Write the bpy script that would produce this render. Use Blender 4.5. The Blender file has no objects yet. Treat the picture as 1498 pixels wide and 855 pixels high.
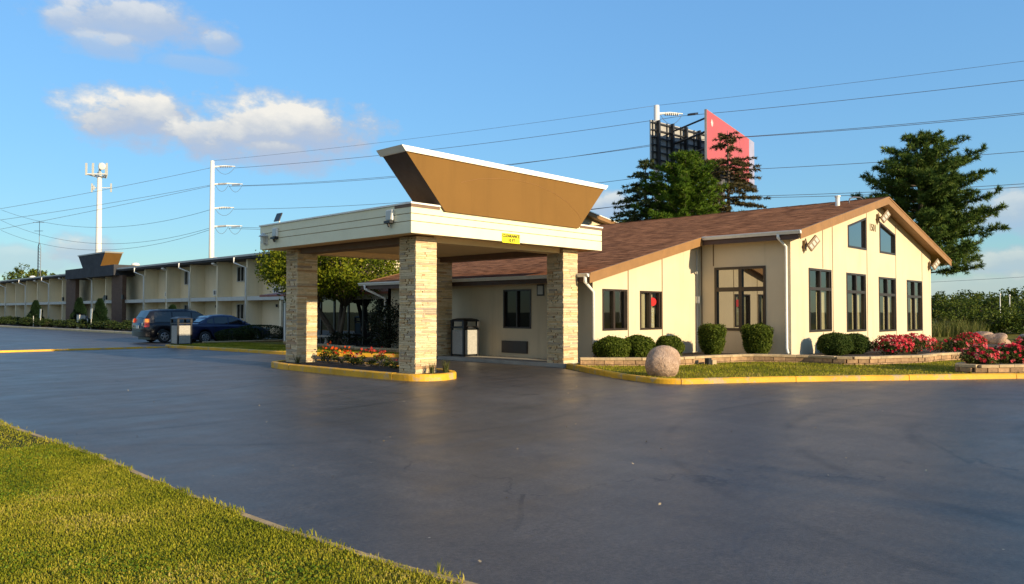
SKY_STRENGTH = .15; SUN_STRENGTH = 4.5; SKYROT = 3.0892; EXPOSURE = .70
import bpy, bmesh, math, random
import numpy as np
from mathutils import Vector, Matrix
from mathutils.geometry import tessellate_polygon
R_ = math.radians
scene = bpy.context.scene
COL = scene.collection
random.seed(7)
V3 = Vector

# ------------------------------------------------------------------ materials
def nt(name):
    m = bpy.data.materials.new(name); m.use_nodes = True
    t = m.node_tree
    return m, t, t.nodes['Principled BSDF'], t.nodes['Material Output']

def node(t, typ, **kw):
    n = t.nodes.new(typ)
    for k, v in kw.items():
        if k == 'ins':
            for a, b in v.items():
                n.inputs[a].default_value = b
        else:
            setattr(n, k, v)
    return n

def L(t, a, b): t.links.new(a, b)

def math_(t, op, a, b=None, c=None):
    n = t.nodes.new('ShaderNodeMath'); n.operation = op
    for i, v in enumerate((a, b, c)):
        if v is None: continue
        if hasattr(v, 'links'): t.links.new(v, n.inputs[i])
        else: n.inputs[i].default_value = v
    return n.outputs[0]

def mixc(t, fac, a, b, mode='MIX'):
    n = t.nodes.new('ShaderNodeMix'); n.data_type = 'RGBA'; n.blend_type = mode
    for s, v in ((n.inputs[0], fac), (n.inputs[6], a), (n.inputs[7], b)):
        if hasattr(v, 'links'): t.links.new(v, s)
        elif isinstance(v, (int, float)): s.default_value = v
        else: s.default_value = (*v[:3], 1)
    return n.outputs[2]

def coords(t, scale=(1, 1, 1), src='Object'):
    tc = node(t, 'ShaderNodeTexCoord'); mp = node(t, 'ShaderNodeMapping')
    mp.inputs['Scale'].default_value = scale
    L(t, tc.outputs[src], mp.inputs[0]); return mp.outputs[0]

def noise(t, vec, scale, detail=4, rough=.55):
    n = node(t, 'ShaderNodeTexNoise', ins={'Scale': scale, 'Detail': detail, 'Roughness': rough})
    L(t, vec, n.inputs['Vector']); return n.outputs['Fac']

def ramp(t, fac, stops):
    n = t.nodes.new('ShaderNodeValToRGB'); cr = n.color_ramp
    while len(cr.elements) < len(stops): cr.elements.new(.5)
    for e, (p, c) in zip(cr.elements, stops):
        e.position = p; e.color = (*c, 1) if len(c) == 3 else c
    L(t, fac, n.inputs[0]); return n.outputs[0]

def mr(t, v, a, b, c=0., d=1.):
    n = node(t, 'ShaderNodeMapRange'); n.clamp = True
    L(t, v, n.inputs[0])
    for i, x in zip((1, 2, 3, 4), (a, b, c, d)): n.inputs[i].default_value = x
    return n.outputs[0]

def bump(t, h, bs, strength, dist=.01):
    b = node(t, 'ShaderNodeBump', ins={'Strength': strength, 'Distance': dist})
    L(t, h, b.inputs['Height']); L(t, b.outputs[0], bs.inputs['Normal'])

def M(name, c, rough=.6, var=.12, scale=3., bumps=.0, bscale=60., metal=0., spec=.5, attr=0., dirt=0., stretch=(1, 1, 1)):
    m, t, bs, out = nt(name)
    v = coords(t, stretch)
    f = noise(t, v, scale)
    lo = tuple(x * (1 - var) for x in c); hi = tuple(min(x * (1 + var), .95) for x in c)
    col = ramp(t, f, [(.3, lo), (.7, hi)])
    if attr:
        a = node(t, 'ShaderNodeAttribute', attribute_name='rnd')
        k = mr(t, a.outputs['Fac'], 0, 1, 1 - attr, 1 + attr)
        n = node(t, 'ShaderNodeVectorMath', operation='SCALE'); L(t, col, n.inputs[0]); L(t, k, n.inputs['Scale'])
        col = n.outputs[0]
    if dirt:
        d = noise(t, v, scale * 3.3, 6, .7)
        col = mixc(t, math_(t, 'MULTIPLY', mr(t, d, .5, .75), dirt), col, (.09, .07, .045))
    L(t, col, bs.inputs['Base Color'])
    rr = noise(t, v, scale * 2.1, 3)
    L(t, mr(t, rr, .3, .7, max(rough - .08, .02), min(rough + .08, 1)), bs.inputs['Roughness'])
    bs.inputs['Metallic'].default_value = metal
    bs.inputs['Specular IOR Level'].default_value = spec
    if bumps: bump(t, noise(t, v, bscale, 5), bs, bumps)
    return m

def leafmat(name, stops, trans=.25, rough=.65, spec=.12):
    m, t, bs, out = nt(name)
    a = node(t, 'ShaderNodeAttribute', attribute_name='rnd')
    v = coords(t); f = noise(t, v, 1.7, 2)
    k = math_(t, 'ADD', math_(t, 'MULTIPLY', a.outputs['Fac'], .7), math_(t, 'MULTIPLY', mr(t, f, .3, .7), .3))
    col = ramp(t, k, stops)
    L(t, col, bs.inputs['Base Color']); bs.inputs['Roughness'].default_value = rough
    bs.inputs['Specular IOR Level'].default_value = spec
    tr = node(t, 'ShaderNodeBsdfTranslucent'); L(t, col, tr.inputs[0])
    mx = node(t, 'ShaderNodeMixShader', ins={0: trans})
    L(t, bs.outputs[0], mx.inputs[1]); L(t, tr.outputs[0], mx.inputs[2]); L(t, mx.outputs[0], out.inputs[0])
    return m

def glassmat(name, refl=.22, tint=(.35, .36, .33), opaque=False, dark=(.012, .013, .014), edge=.85):
    m, t, bs, out = nt(name); t.nodes.remove(bs)
    gl = node(t, 'ShaderNodeBsdfGlossy', ins={'Roughness': .015, 'Color': (.92, .93, .92, 1)})
    if opaque: tr = node(t, 'ShaderNodeBsdfDiffuse', ins={'Color': (*dark, 1)})
    else: tr = node(t, 'ShaderNodeBsdfTransparent', ins={'Color': (*tint, 1)})
    lw = node(t, 'ShaderNodeLayerWeight', ins={'Blend': .5})
    v = coords(t); n = noise(t, v, 1.3, 1)
    bp = node(t, 'ShaderNodeBump', ins={'Strength': .03, 'Distance': .02}); L(t, n, bp.inputs['Height']); L(t, bp.outputs[0], gl.inputs['Normal'])
    fac = math_(t, 'MINIMUM', math_(t, 'ADD', math_(t, 'MULTIPLY', math_(t, 'POWER', lw.outputs['Facing'], 4.), edge), refl), 1.)
    mx = node(t, 'ShaderNodeMixShader'); L(t, fac, mx.inputs[0])
    L(t, tr.outputs[0], mx.inputs[1]); L(t, gl.outputs[0], mx.inputs[2]); L(t, mx.outputs[0], out.inputs[0])
    return m

def emit(name, c, s):
    m, t, bs, out = nt(name)
    bs.inputs['Base Color'].default_value = (*c, 1)
    bs.inputs['Emission Color'].default_value = (*c, 1); bs.inputs['Emission Strength'].default_value = s
    return m

def shinglemat():
    m, t, bs, out = nt('roof_shingles')
    tc = node(t, 'ShaderNodeTexCoord')
    br = node(t, 'ShaderNodeTexBrick', offset=.37, offset_frequency=2, squash=.7, squash_frequency=3,
              ins={'Scale': 1., 'Brick Width': .34, 'Row Height': .15, 'Mortar Size': .006, 'Mortar Smooth': .2, 'Bias': .0,
                   'Color1': (.13, .047, .018, 1), 'Color2': (.42, .178, .078, 1), 'Mortar': (.03, .014, .01, 1)})
    L(t, tc.outputs['UV'], br.inputs['Vector'])
    mp = node(t, 'ShaderNodeMapping'); mp.inputs['Scale'].default_value = (1.5, 6.0, 1); L(t, tc.outputs['UV'], mp.inputs[0])
    n1 = noise(t, mp.outputs[0], 1., 2)
    n2 = noise(t, tc.outputs['UV'], .5, 4)
    n3 = noise(t, tc.outputs['UV'], 90, 2)
    c = mixc(t, .55, br.outputs['Color'], ramp(t, n1, [(.38, (.08, .029, .011)), (.62, (.48, .205, .092))]))
    c = mixc(t, 1., c, ramp(t, n2, [(.3, (.75, .75, .75)), (.7, (1.15, 1.12, 1.1))]), 'MULTIPLY')
    c = mixc(t, 1., c, ramp(t, n3, [(.3, (.7, .7, .7)), (.7, (1.25, 1.25, 1.25))]), 'MULTIPLY')
    L(t, c, bs.inputs['Base Color']); bs.inputs['Roughness'].default_value = .95; bs.inputs['Specular IOR Level'].default_value = .04
    bump(t, math_(t, 'ADD', math_(t, 'MULTIPLY', br.outputs['Fac'], -1.), n1), bs, .5, .015)
    return m

def asphaltmat():
    m, t, bs, out = nt('asphalt')
    v = coords(t)
    big = noise(t, v, .16, 4, .6)
    mid = noise(t, v, 1.1, 6, .65)
    fine = noise(t, v, 120, 3, .7)
    st = coords(t, (.25, 1.6, 1)); streak = noise(t, st, .9, 4, .6)
    st2 = coords(t, (1.5, .12, 1)); streak2 = noise(t, st2, .8, 4, .6)
    f = math_(t, 'ADD', math_(t, 'MULTIPLY', big, .25), math_(t, 'ADD', math_(t, 'MULTIPLY', mid, .2), math_(t, 'ADD', math_(t, 'MULTIPLY', streak, .3), math_(t, 'MULTIPLY', streak2, .3))))
    c = ramp(t, f, [(.40, (.043, .037, .033)), (.52, (.062, .053, .046)), (.65, (.092, .079, .068))])
    c = mixc(t, 1., c, ramp(t, fine, [(.25, (.45, .45, .45)), (.75, (1.75, 1.75, 1.75))]), 'MULTIPLY')
    grit = noise(t, v, 24, 5, .75); blot = noise(t, v, 4.5, 5, .7)
    c = mixc(t, 1., c, ramp(t, grit, [(.32, (.62, .62, .63)), (.5, (1., 1., 1.)), (.68, (1.5, 1.48, 1.45))]), 'MULTIPLY')
    c = mixc(t, 1., c, ramp(t, blot, [(.34, (.84, .84, .85)), (.66, (1.15, 1.14, 1.12))]), 'MULTIPLY')
    # pale grit specks
    vo = node(t, 'ShaderNodeTexVoronoi', ins={'Scale': 2.3}); L(t, v, vo.inputs['Vector'])
    sp = math_(t, 'LESS_THAN', vo.outputs['Distance'], .022)
    c = mixc(t, math_(t, 'MULTIPLY', sp, .85), c, (.42, .38, .31))
    vo2 = node(t, 'ShaderNodeTexVoronoi', ins={'Scale': 6.5}); L(t, v, vo2.inputs['Vector'])
    sp2 = math_(t, 'MULTIPLY', math_(t, 'LESS_THAN', vo2.outputs['Distance'], .035), math_(t, 'GREATER_THAN', noise(t, v, 3.1, 2), .54))
    c = mixc(t, math_(t, 'MULTIPLY', sp2, .5), c, (.30, .28, .24))
    # tyre marks: arcs left by turning cars
    sx = node(t, 'ShaderNodeSeparateXYZ'); L(t, v, sx.inputs[0])
    tot = None
    for (cx, cy, r, w) in ((12.5, -1.0, 5.95, .13), (12.5, -1.0, 4.4, .14), (12.9, -1.3, 3.55, .13), (12.0, -.6, 6.9, .1), (6.0, 22.0, 9.5, .1), (6., 22., 11.1, .1), (8, 12.8, 5.2, .09)):
        dx = math_(t, 'SUBTRACT', sx.outputs[0], cx); dy = math_(t, 'SUBTRACT', sx.outputs[1], cy)
        d = math_(t, 'SQRT', math_(t, 'ADD', math_(t, 'MULTIPLY', dx, dx), math_(t, 'MULTIPLY', dy, dy)))
        e = mr(t, math_(t, 'ABSOLUTE', math_(t, 'SUBTRACT', d, r)), 0, w, 1, 0)
        tot = e if tot is None else math_(t, 'MAXIMUM', tot, e)
    tot = math_(t, 'MULTIPLY', tot, mr(t, noise(t, v, .5, 3), .40, .58, 0, .55))
    c = mixc(t, tot, c, (.008, .008, .009))
    # hairline cracks filled with tar
    vc = node(t, 'ShaderNodeTexVoronoi', feature='DISTANCE_TO_EDGE', ins={'Scale': .16})
    nd = noise(t, v, .9, 5)
    add = node(t, 'ShaderNodeVectorMath', operation='ADD'); L(t, v, add.inputs[0])
    cb = node(t, 'ShaderNodeCombineXYZ'); L(t, math_(t, 'MULTIPLY', nd, 2.4), cb.inputs[0]); L(t, math_(t, 'MULTIPLY', nd, 1.7), cb.inputs[1]); L(t, cb.outputs[0], add.inputs[1])
    L(t, add.outputs[0], vc.inputs['Vector'])
    ck = math_(t, 'MULTIPLY', math_(t, 'LESS_THAN', vc.outputs['Distance'], .0030), mr(t, big, .46, .54, 0, .7))
    c = mixc(t, ck, c, (.012, .012, .013))
    L(t, c, bs.inputs['Base Color'])
    L(t, mr(t, math_(t, 'ADD', math_(t, 'MULTIPLY', streak, .5), math_(t, 'MULTIPLY', mid, .5)), .34, .66, .34, .54), bs.inputs['Roughness'])
    bs.inputs['Specular IOR Level'].default_value = .42
    h = math_(t, 'ADD', math_(t, 'MULTIPLY', fine, .5), math_(t, 'MULTIPLY', noise(t, v, 38, 3), .6))
    bump(t, h, bs, .42, .006)
    return m

def grassground(name, a, b, c):
    m, t, bs, out = nt(name); v = coords(t)
    f = math_(t, 'ADD', math_(t, 'MULTIPLY', noise(t, v, .7, 4), .5), math_(t, 'MULTIPLY', noise(t, v, 14, 5, .7), .5))
    L(t, ramp(t, f, [(.36, a), (.5, b), (.64, c)]), bs.inputs['Base Color'])
    bs.inputs['Roughness'].default_value = .9; bs.inputs['Specular IOR Level'].default_value = .15
    bump(t, noise(t, v, 60, 3), bs, .8, .03)
    return m

def kerbmat(name, paint, under=(.3, .28, .24), worn=.6):
    m, t, bs, out = nt(name); v = coords(t)
    n = noise(t, v, 2.6, 8, .72); n2 = noise(t, v, 13, 6, .7)
    c = ramp(t, noise(t, v, 1.1, 3), [(.3, tuple(x * .78 for x in paint)), (.7, tuple(min(x * 1.15, .95) for x in paint))])
    c = mixc(t, math_(t, 'MULTIPLY', mr(t, n, .53, .62), worn), c, under)
    c = mixc(t, math_(t, 'MULTIPLY', mr(t, n2, .58, .72), .55), c, (.10, .065, .03))
    L(t, c, bs.inputs['Base Color']); bs.inputs['Roughness'].default_value = .65
    bump(t, n2, bs, .4, .01)
    return m

def brickmat(name, c1, c2, mortar, bw=.22, rh=.075):
    m, t, bs, out = nt(name); tc = node(t, 'ShaderNodeTexCoord')
    br = node(t, 'ShaderNodeTexBrick', ins={'Scale': 1., 'Brick Width': bw, 'Row Height': rh, 'Mortar Size': .008, 'Color1': (*c1, 1), 'Color2': (*c2, 1), 'Mortar': (*mortar, 1)})
    L(t, tc.outputs['UV'], br.inputs['Vector']); L(t, br.outputs['Color'], bs.inputs['Base Color'])
    bs.inputs['Roughness'].default_value = .85; bump(t, br.outputs['Fac'], bs, -.4, .01)
    return m

def granitemat():
    m, t, bs, out = nt('granite'); v = coords(t)
    n1 = noise(t, v, 42, 4, .75); n2 = noise(t, v, 5, 5, .65)
    c = ramp(t, n1, [(.32, (.16, .10, .07)), (.46, (.44, .31, .22)), (.6, (.54, .40, .30)), (.72, (.68, .58, .48))])
    c = mixc(t, 1., c, ramp(t, n2, [(.3, (.7, .62, .55)), (.7, (1.12, 1.08, 1.05))]), 'MULTIPLY')
    L(t, c, bs.inputs['Base Color']); bs.inputs['Roughness'].default_value = .85; bs.inputs['Specular IOR Level'].default_value = .3
    bump(t, math_(t, 'ADD', math_(t, 'MULTIPLY', n1, .35), noise(t, v, 13, 5, .65)), bs, 1., .045)
    return m

def stonemat():
    m, t, bs, out = nt('ledge_stone'); v = coords(t)
    a = node(t, 'ShaderNodeAttribute', attribute_name='rnd')
    c = ramp(t, a.outputs['Fac'], [(.0, (.40, .33, .24)), (.18, (.56, .43, .25)), (.4, (.66, .54, .34)), (.62, (.60, .42, .21)), (.8, (.70, .59, .40)), (.93, (.47, .28, .13)), (1., (.34, .29, .23))])
    st = coords(t, (2.2, 2.2, 9)); n = noise(t, st, 3.2, 6, .7)
    c = mixc(t, 1., c, ramp(t, n, [(.3, (.76, .75, .72)), (.7, (1.24, 1.22, 1.2))]), 'MULTIPLY')
    L(t, c, bs.inputs['Base Color']); bs.inputs['Roughness'].default_value = .88; bs.inputs['Specular IOR Level'].default_value = .25
    bump(t, noise(t, v, 30, 6, .7), bs, .9, .012)
    return m

def stuccomat(name, c, var=.05):
    m, t, bs, out = nt(name); v = coords(t)
    n = noise(t, v, .9, 5, .6)
    col = ramp(t, n, [(.3, tuple(x * (1 - var) for x in c)), (.7, tuple(x * (1 + var) for x in c))])
    # faint rain streaks running down
    s = coords(t, (3.2, 3.2, .22)); ns = noise(t, s, 1., 5, .65)
    col = mixc(t, math_(t, 'MULTIPLY', mr(t, ns, .52, .8), .34), col, tuple(x * .55 for x in c))
    L(t, col, bs.inputs['Base Color']); bs.inputs['Roughness'].default_value = .85; bs.inputs['Specular IOR Level'].default_value = .25
    bump(t, noise(t, v, 70, 5, .65), bs, .25, .008)
    return m

def boardmat(name, c, var=.1):      # painted wood: long streaks along the board
    return M(name, c, .6, var, 2.5, .15, 40, stretch=(1, 1, 1), dirt=.18)

MT = {}
MT['asphalt'] = asphaltmat()
MT['field'] = grassground('field_ground', (.035, .04, .012), (.06, .065, .015), (.10, .09, .025))
MT['lawn'] = grassground('lawn_ground', (.09, .08, .006), (.15, .125, .008), (.24, .17, .025))
MT['verge'] = grassground('verge_ground', (.03, .034, .005), (.055, .055, .008), (.10, .08, .02))
MT['mulch'] = M('mulch', (.035, .022, .013), .95, .6, 30, .9, 50)
MT['concrete'] = M('concrete', (.34, .31, .26), .8, .15, 1.5, .2, 60, dirt=.25)
MT['tan_edge'] = M('sandy_edging', (.46, .30, .13), .85, .25, 4, .4, 40, dirt=.3)
MT['yellow'] = kerbmat('yellow_kerb_paint', (.72, .37, .012))
MT['worn_kerb'] = kerbmat('worn_kerb', (.55, .42, .2), worn=.5)
MT['stucco'] = stuccomat('cream_stucco', (.61, .505, .34))
MT['motel_stucco'] = stuccomat('beige_stucco', (.78, .66, .45))
MT['motel_trim'] = M('pale_trim', (.50, .49, .44), .6, .06, 2)
MT['siding'] = M('cream_siding', (.81, .74, .50), .5, .05, 1.5, .08, 30, dirt=.06)
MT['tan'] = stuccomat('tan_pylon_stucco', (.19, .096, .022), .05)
MT['rake'] = boardmat('tan_fascia_board', (.27, .135, .042))
MT['brown'] = boardmat('brown_fascia_board', (.075, .04, .026))
MT['soffit'] = M('tan_soffit', (.78, .53, .24), .7, .06, 1.2, .05, 30)
MT['beam'] = boardmat('brown_beam', (.17, .10, .055))
MT['white'] = M('white_metal', (.76, .74, .68), .4, .05, 3, dirt=.12)
MT['white_cap'] = M('white_cap', (.84, .80, .70), .45, .04, 3)
MT['frame'] = M('brown_window_frame', (.030, .019, .013), .4, .15, 3)
MT['groove'] = M('panel_joint', (.16, .105, .05), .8, .1, 3)
MT['shingle'] = shinglemat()
MT['dark_roof'] = M('dark_roofing', (.04, .04, .045), .85, .2, 1, .3, 50)
MT['dark_metal'] = M('dark_metal', (.02, .02, .022), .45, .2, 4)
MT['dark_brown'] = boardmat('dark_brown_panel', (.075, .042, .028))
MT['black'] = M('black_plastic', (.012, .012, .014), .45, .2, 4)
MT['aggregate'] = M('pebble_panel', (.37, .35, .31), .9, .35, 60, .7, 80)
MT['stone'] = stonemat()
MT['block'] = M('retaining_block', (.33, .20, .10), .9, .3, 9, .8, 30, attr=.28, dirt=.2)
MT['cap'] = M('retaining_cap', (.43, .31, .17), .85, .2, 6, .4, 40, attr=.15, dirt=.2)
MT['granite'] = granitemat()
MT['glass'] = glassmat('window_glass', .10, (.72, .73, .68))
MT['glass_hi'] = glassmat('tinted_window_glass', .30, opaque=True)
MT['glass_dark'] = glassmat('dark_window_glass', .025, opaque=True, edge=.35)
MT['glass_link'] = glassmat('passage_glass', .13, opaque=True, edge=.6)
MT['car_glass'] = glassmat('car_glass', .06, opaque=True)
MT['curtain'] = M('curtain_cloth', (.55, .48, .31), .9, .15, 5, stretch=(9, 9, .3))
MT['interior'] = M('interior_wall', (.30, .26, .2), .9, .05)
MT['bark'] = M('bark', (.105, .08, .058), .9, .35, 9, .9, 25, stretch=(1, 1, .3))
MT['steel_pole'] = M('galvanised_pole', (.72, .69, .63), .5, .06, .6)
MT['wire'] = M('wire', (.10, .105, .12), .6, .05)
MT['insulator'] = M('insulator', (.12, .12, .13), .4, .1)
MT['motel_brick'] = brickmat('dark_brick', (.10, .052, .030), (.15, .08, .048), (.08, .06, .045))
MT['navy'] = None
def carpaint(name, c):
    m, t, bs, out = nt(name); v = coords(t)
    col = ramp(t, noise(t, v, 3, 5), [(.3, tuple(x * .85 for x in c)), (.7, tuple(x * 1.15 for x in c))])
    L(t, col, bs.inputs['Base Color']); bs.inputs['Roughness'].default_value = .35
    bs.inputs['Metallic'].default_value = .1; bs.inputs['Specular IOR Level'].default_value = .25; bs.inputs['Coat Weight'].default_value = .4; bs.inputs['Coat Roughness'].default_value = .12
    return m
MT['navy'] = carpaint('navy_paint', (.012, .018, .055))
MT['charcoal'] = carpaint('charcoal_paint', (.010, .010, .014))
MT['rim'] = M('alloy_rim', (.55, .55, .56), .3, .05, metal=.7)
MT['tyre'] = M('tyre_rubber', (.015, .015, .016), .85, .2)
MT['red_lens'] = M('red_lens', (.30, .012, .01), .2, .05)
MT['amber_lens'] = M('amber_lens', (.65, .22, .03), .2, .05)
MT['plate'] = M('licence_plate', (.6, .6, .58), .5, .05)
MT['sign_yellow'] = M('sign_yellow', (.86, .74, .015), .45, .03)
MT['sign_ink'] = M('sign_ink', (.02, .018, .005), .6, .1)
MT['ink_brown'] = M('number_metal', (.13, .085, .03), .5, .1)
MT['red_panel'] = M('red_poster', (.45, .085, .09), .55, .06, .4)
MT['pale_panel'] = M('pale_poster', (.30, .30, .42), .55, .12, .4)
MT['panel_back'] = M('billboard_back', (.34, .33, .31), .7, .18, 1, dirt=.2)
MT['red_neon'] = emit('red_neon', (.75, .02, .02), .55)
MT['letter_white'] = M('vinyl_letters', (.7, .68, .6), .6, .05)
MT['lens'] = M('lamp_lens', (.5, .48, .40), .25, .05)
MT['bronze'] = M('bronze_fixture', (.20, .125, .06), .5, .15, 5)
MT['red_tile'] = M('red_awning', (.26, .09, .06), .7, .15, 6)
MT['leaf_litter'] = M('dry_leaf', (.42, .33, .2), .8, .3, 9, attr=.4)

G = lambda *a: leafmat(*a)
MT['lf_grass'] = G('grass_blades', [(.05, (.07, .10, .006)), (.36, (.235, .245, .012)), (.66, (.43, .36, .035)), (.93, (.66, .47, .19))], .3)
MT['lf_clover'] = G('clover_leaf', [(.1, (.05, .09, .006)), (.55, (.12, .19, .010)), (.95, (.26, .32, .03))], .25)
MT['lf_tree'] = G('crabapple_leaf', [(.15, (.055, .08, .006)), (.55, (.14, .17, .008)), (.9, (.32, .29, .02))], .3)
MT['lf_box'] = G('boxwood_leaf', [(.1, (.038, .06, .006)), (.55, (.085, .115, .010)), (.95, (.17, .19, .025))], .15)
MT['lf_yew'] = G('yew_leaf', [(.1, (.024, .045, .008)), (.55, (.05, .08, .012)), (.95, (.10, .13, .022))], .12)
MT['lf_low'] = G('low_shrub_leaf', [(.1, (.010, .02, .006)), (.55, (.022, .038, .009)), (.95, (.05, .065, .014))], .1)
MT['lf_dark'] = G('plum_leaf', [(.1, (.012, .015, .008)), (.6, (.02, .026, .012)), (.95, (.05, .06, .035))], .12)
MT['lf_rose'] = G('rose_leaf', [(.1, (.035, .05, .01)), (.6, (.08, .10, .018)), (.95, (.2, .13, .05))], .2)
MT['bl_rose'] = G('rose_blossom', [(.1, (.42, .012, .03)), (.5, (.70, .05, .075)), (.9, (.85, .36, .32))], .25)
MT['bl_orange'] = G('orange_blossom', [(.1, (.40, .03, .01)), (.6, (.75, .11, .01)), (.95, (.85, .30, .04))], .25)
MT['bl_red'] = G('red_blossom', [(.1, (.16, .015, .015)), (.6, (.32, .03, .02)), (.95, (.5, .06, .03))], .25)
MT['nd_pine'] = G('pine_needles', [(.1, (.034, .068, .014)), (.55, (.085, .14, .023)), (.95, (.2, .235, .045))], .12)
MT['nd_bright'] = G('bright_pine_needles', [(.1, (.034, .075, .007)), (.55, (.085, .155, .012)), (.95, (.19, .25, .025))], .15)
MT['nd_spruce'] = G('spruce_needles', [(.1, (.03, .052, .018)), (.55, (.08, .105, .03)), (.95, (.2, .19, .055))], .12)
MT['nd_old'] = G('sparse_spruce_needles', [(.1, (.035, .036, .012)), (.55, (.09, .075, .026)), (.95, (.20, .14, .06))], .12)
MT['nd_conif'] = G('arborvitae_leaf', [(.1, (.005, .015, .006)), (.6, (.010, .026, .010)), (.95, (.02, .04, .014))], .1)
MT['lf_far'] = G('far_tree_leaf', [(.1, (.03, .05, .006)), (.55, (.075, .105, .012)), (.95, (.17, .17, .028))], .2)
MT['lf_reed'] = G('reed_leaf', [(.1, (.06, .08, .015)), (.55, (.14, .15, .035)), (.95, (.32, .27, .10))], .3)
MT['lf_succ'] = G('ornamental_grass_leaf', [(.1, (.04, .06, .015)), (.6, (.09, .10, .03)), (.95, (.22, .17, .07))], .2)

# ------------------------------------------------------------------ object helpers
def tag(o, label=None, cat=None, group=None, kind=None):
    if label: o['label'] = label
    if cat: o['category'] = cat
    if group: o['group'] = group
    if kind: o['kind'] = kind
    return o

def empty(name, loc, label, cat, group=None, rz=0.):
    o = bpy.data.objects.new(name, None); o.empty_display_size = .2
    o.location = loc; o.rotation_euler = (0, 0, rz); COL.objects.link(o)
    return tag(o, label, cat, group)

def children(o): return [c for c in bpy.data.objects if c.parent == o]
def copy_tree(o, parent=None):
    c = o.copy(); COL.objects.link(c)
    if parent: c.parent = parent
    for ch in children(o): copy_tree(ch, c)
    return c
def place(o, loc, rz=None, sc=None):
    o.location = loc
    if rz is not None: o.rotation_euler = (0, 0, rz)
    if sc is not None: o.scale = sc if hasattr(sc, '__len__') else (sc, sc, sc)
    return o

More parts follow.
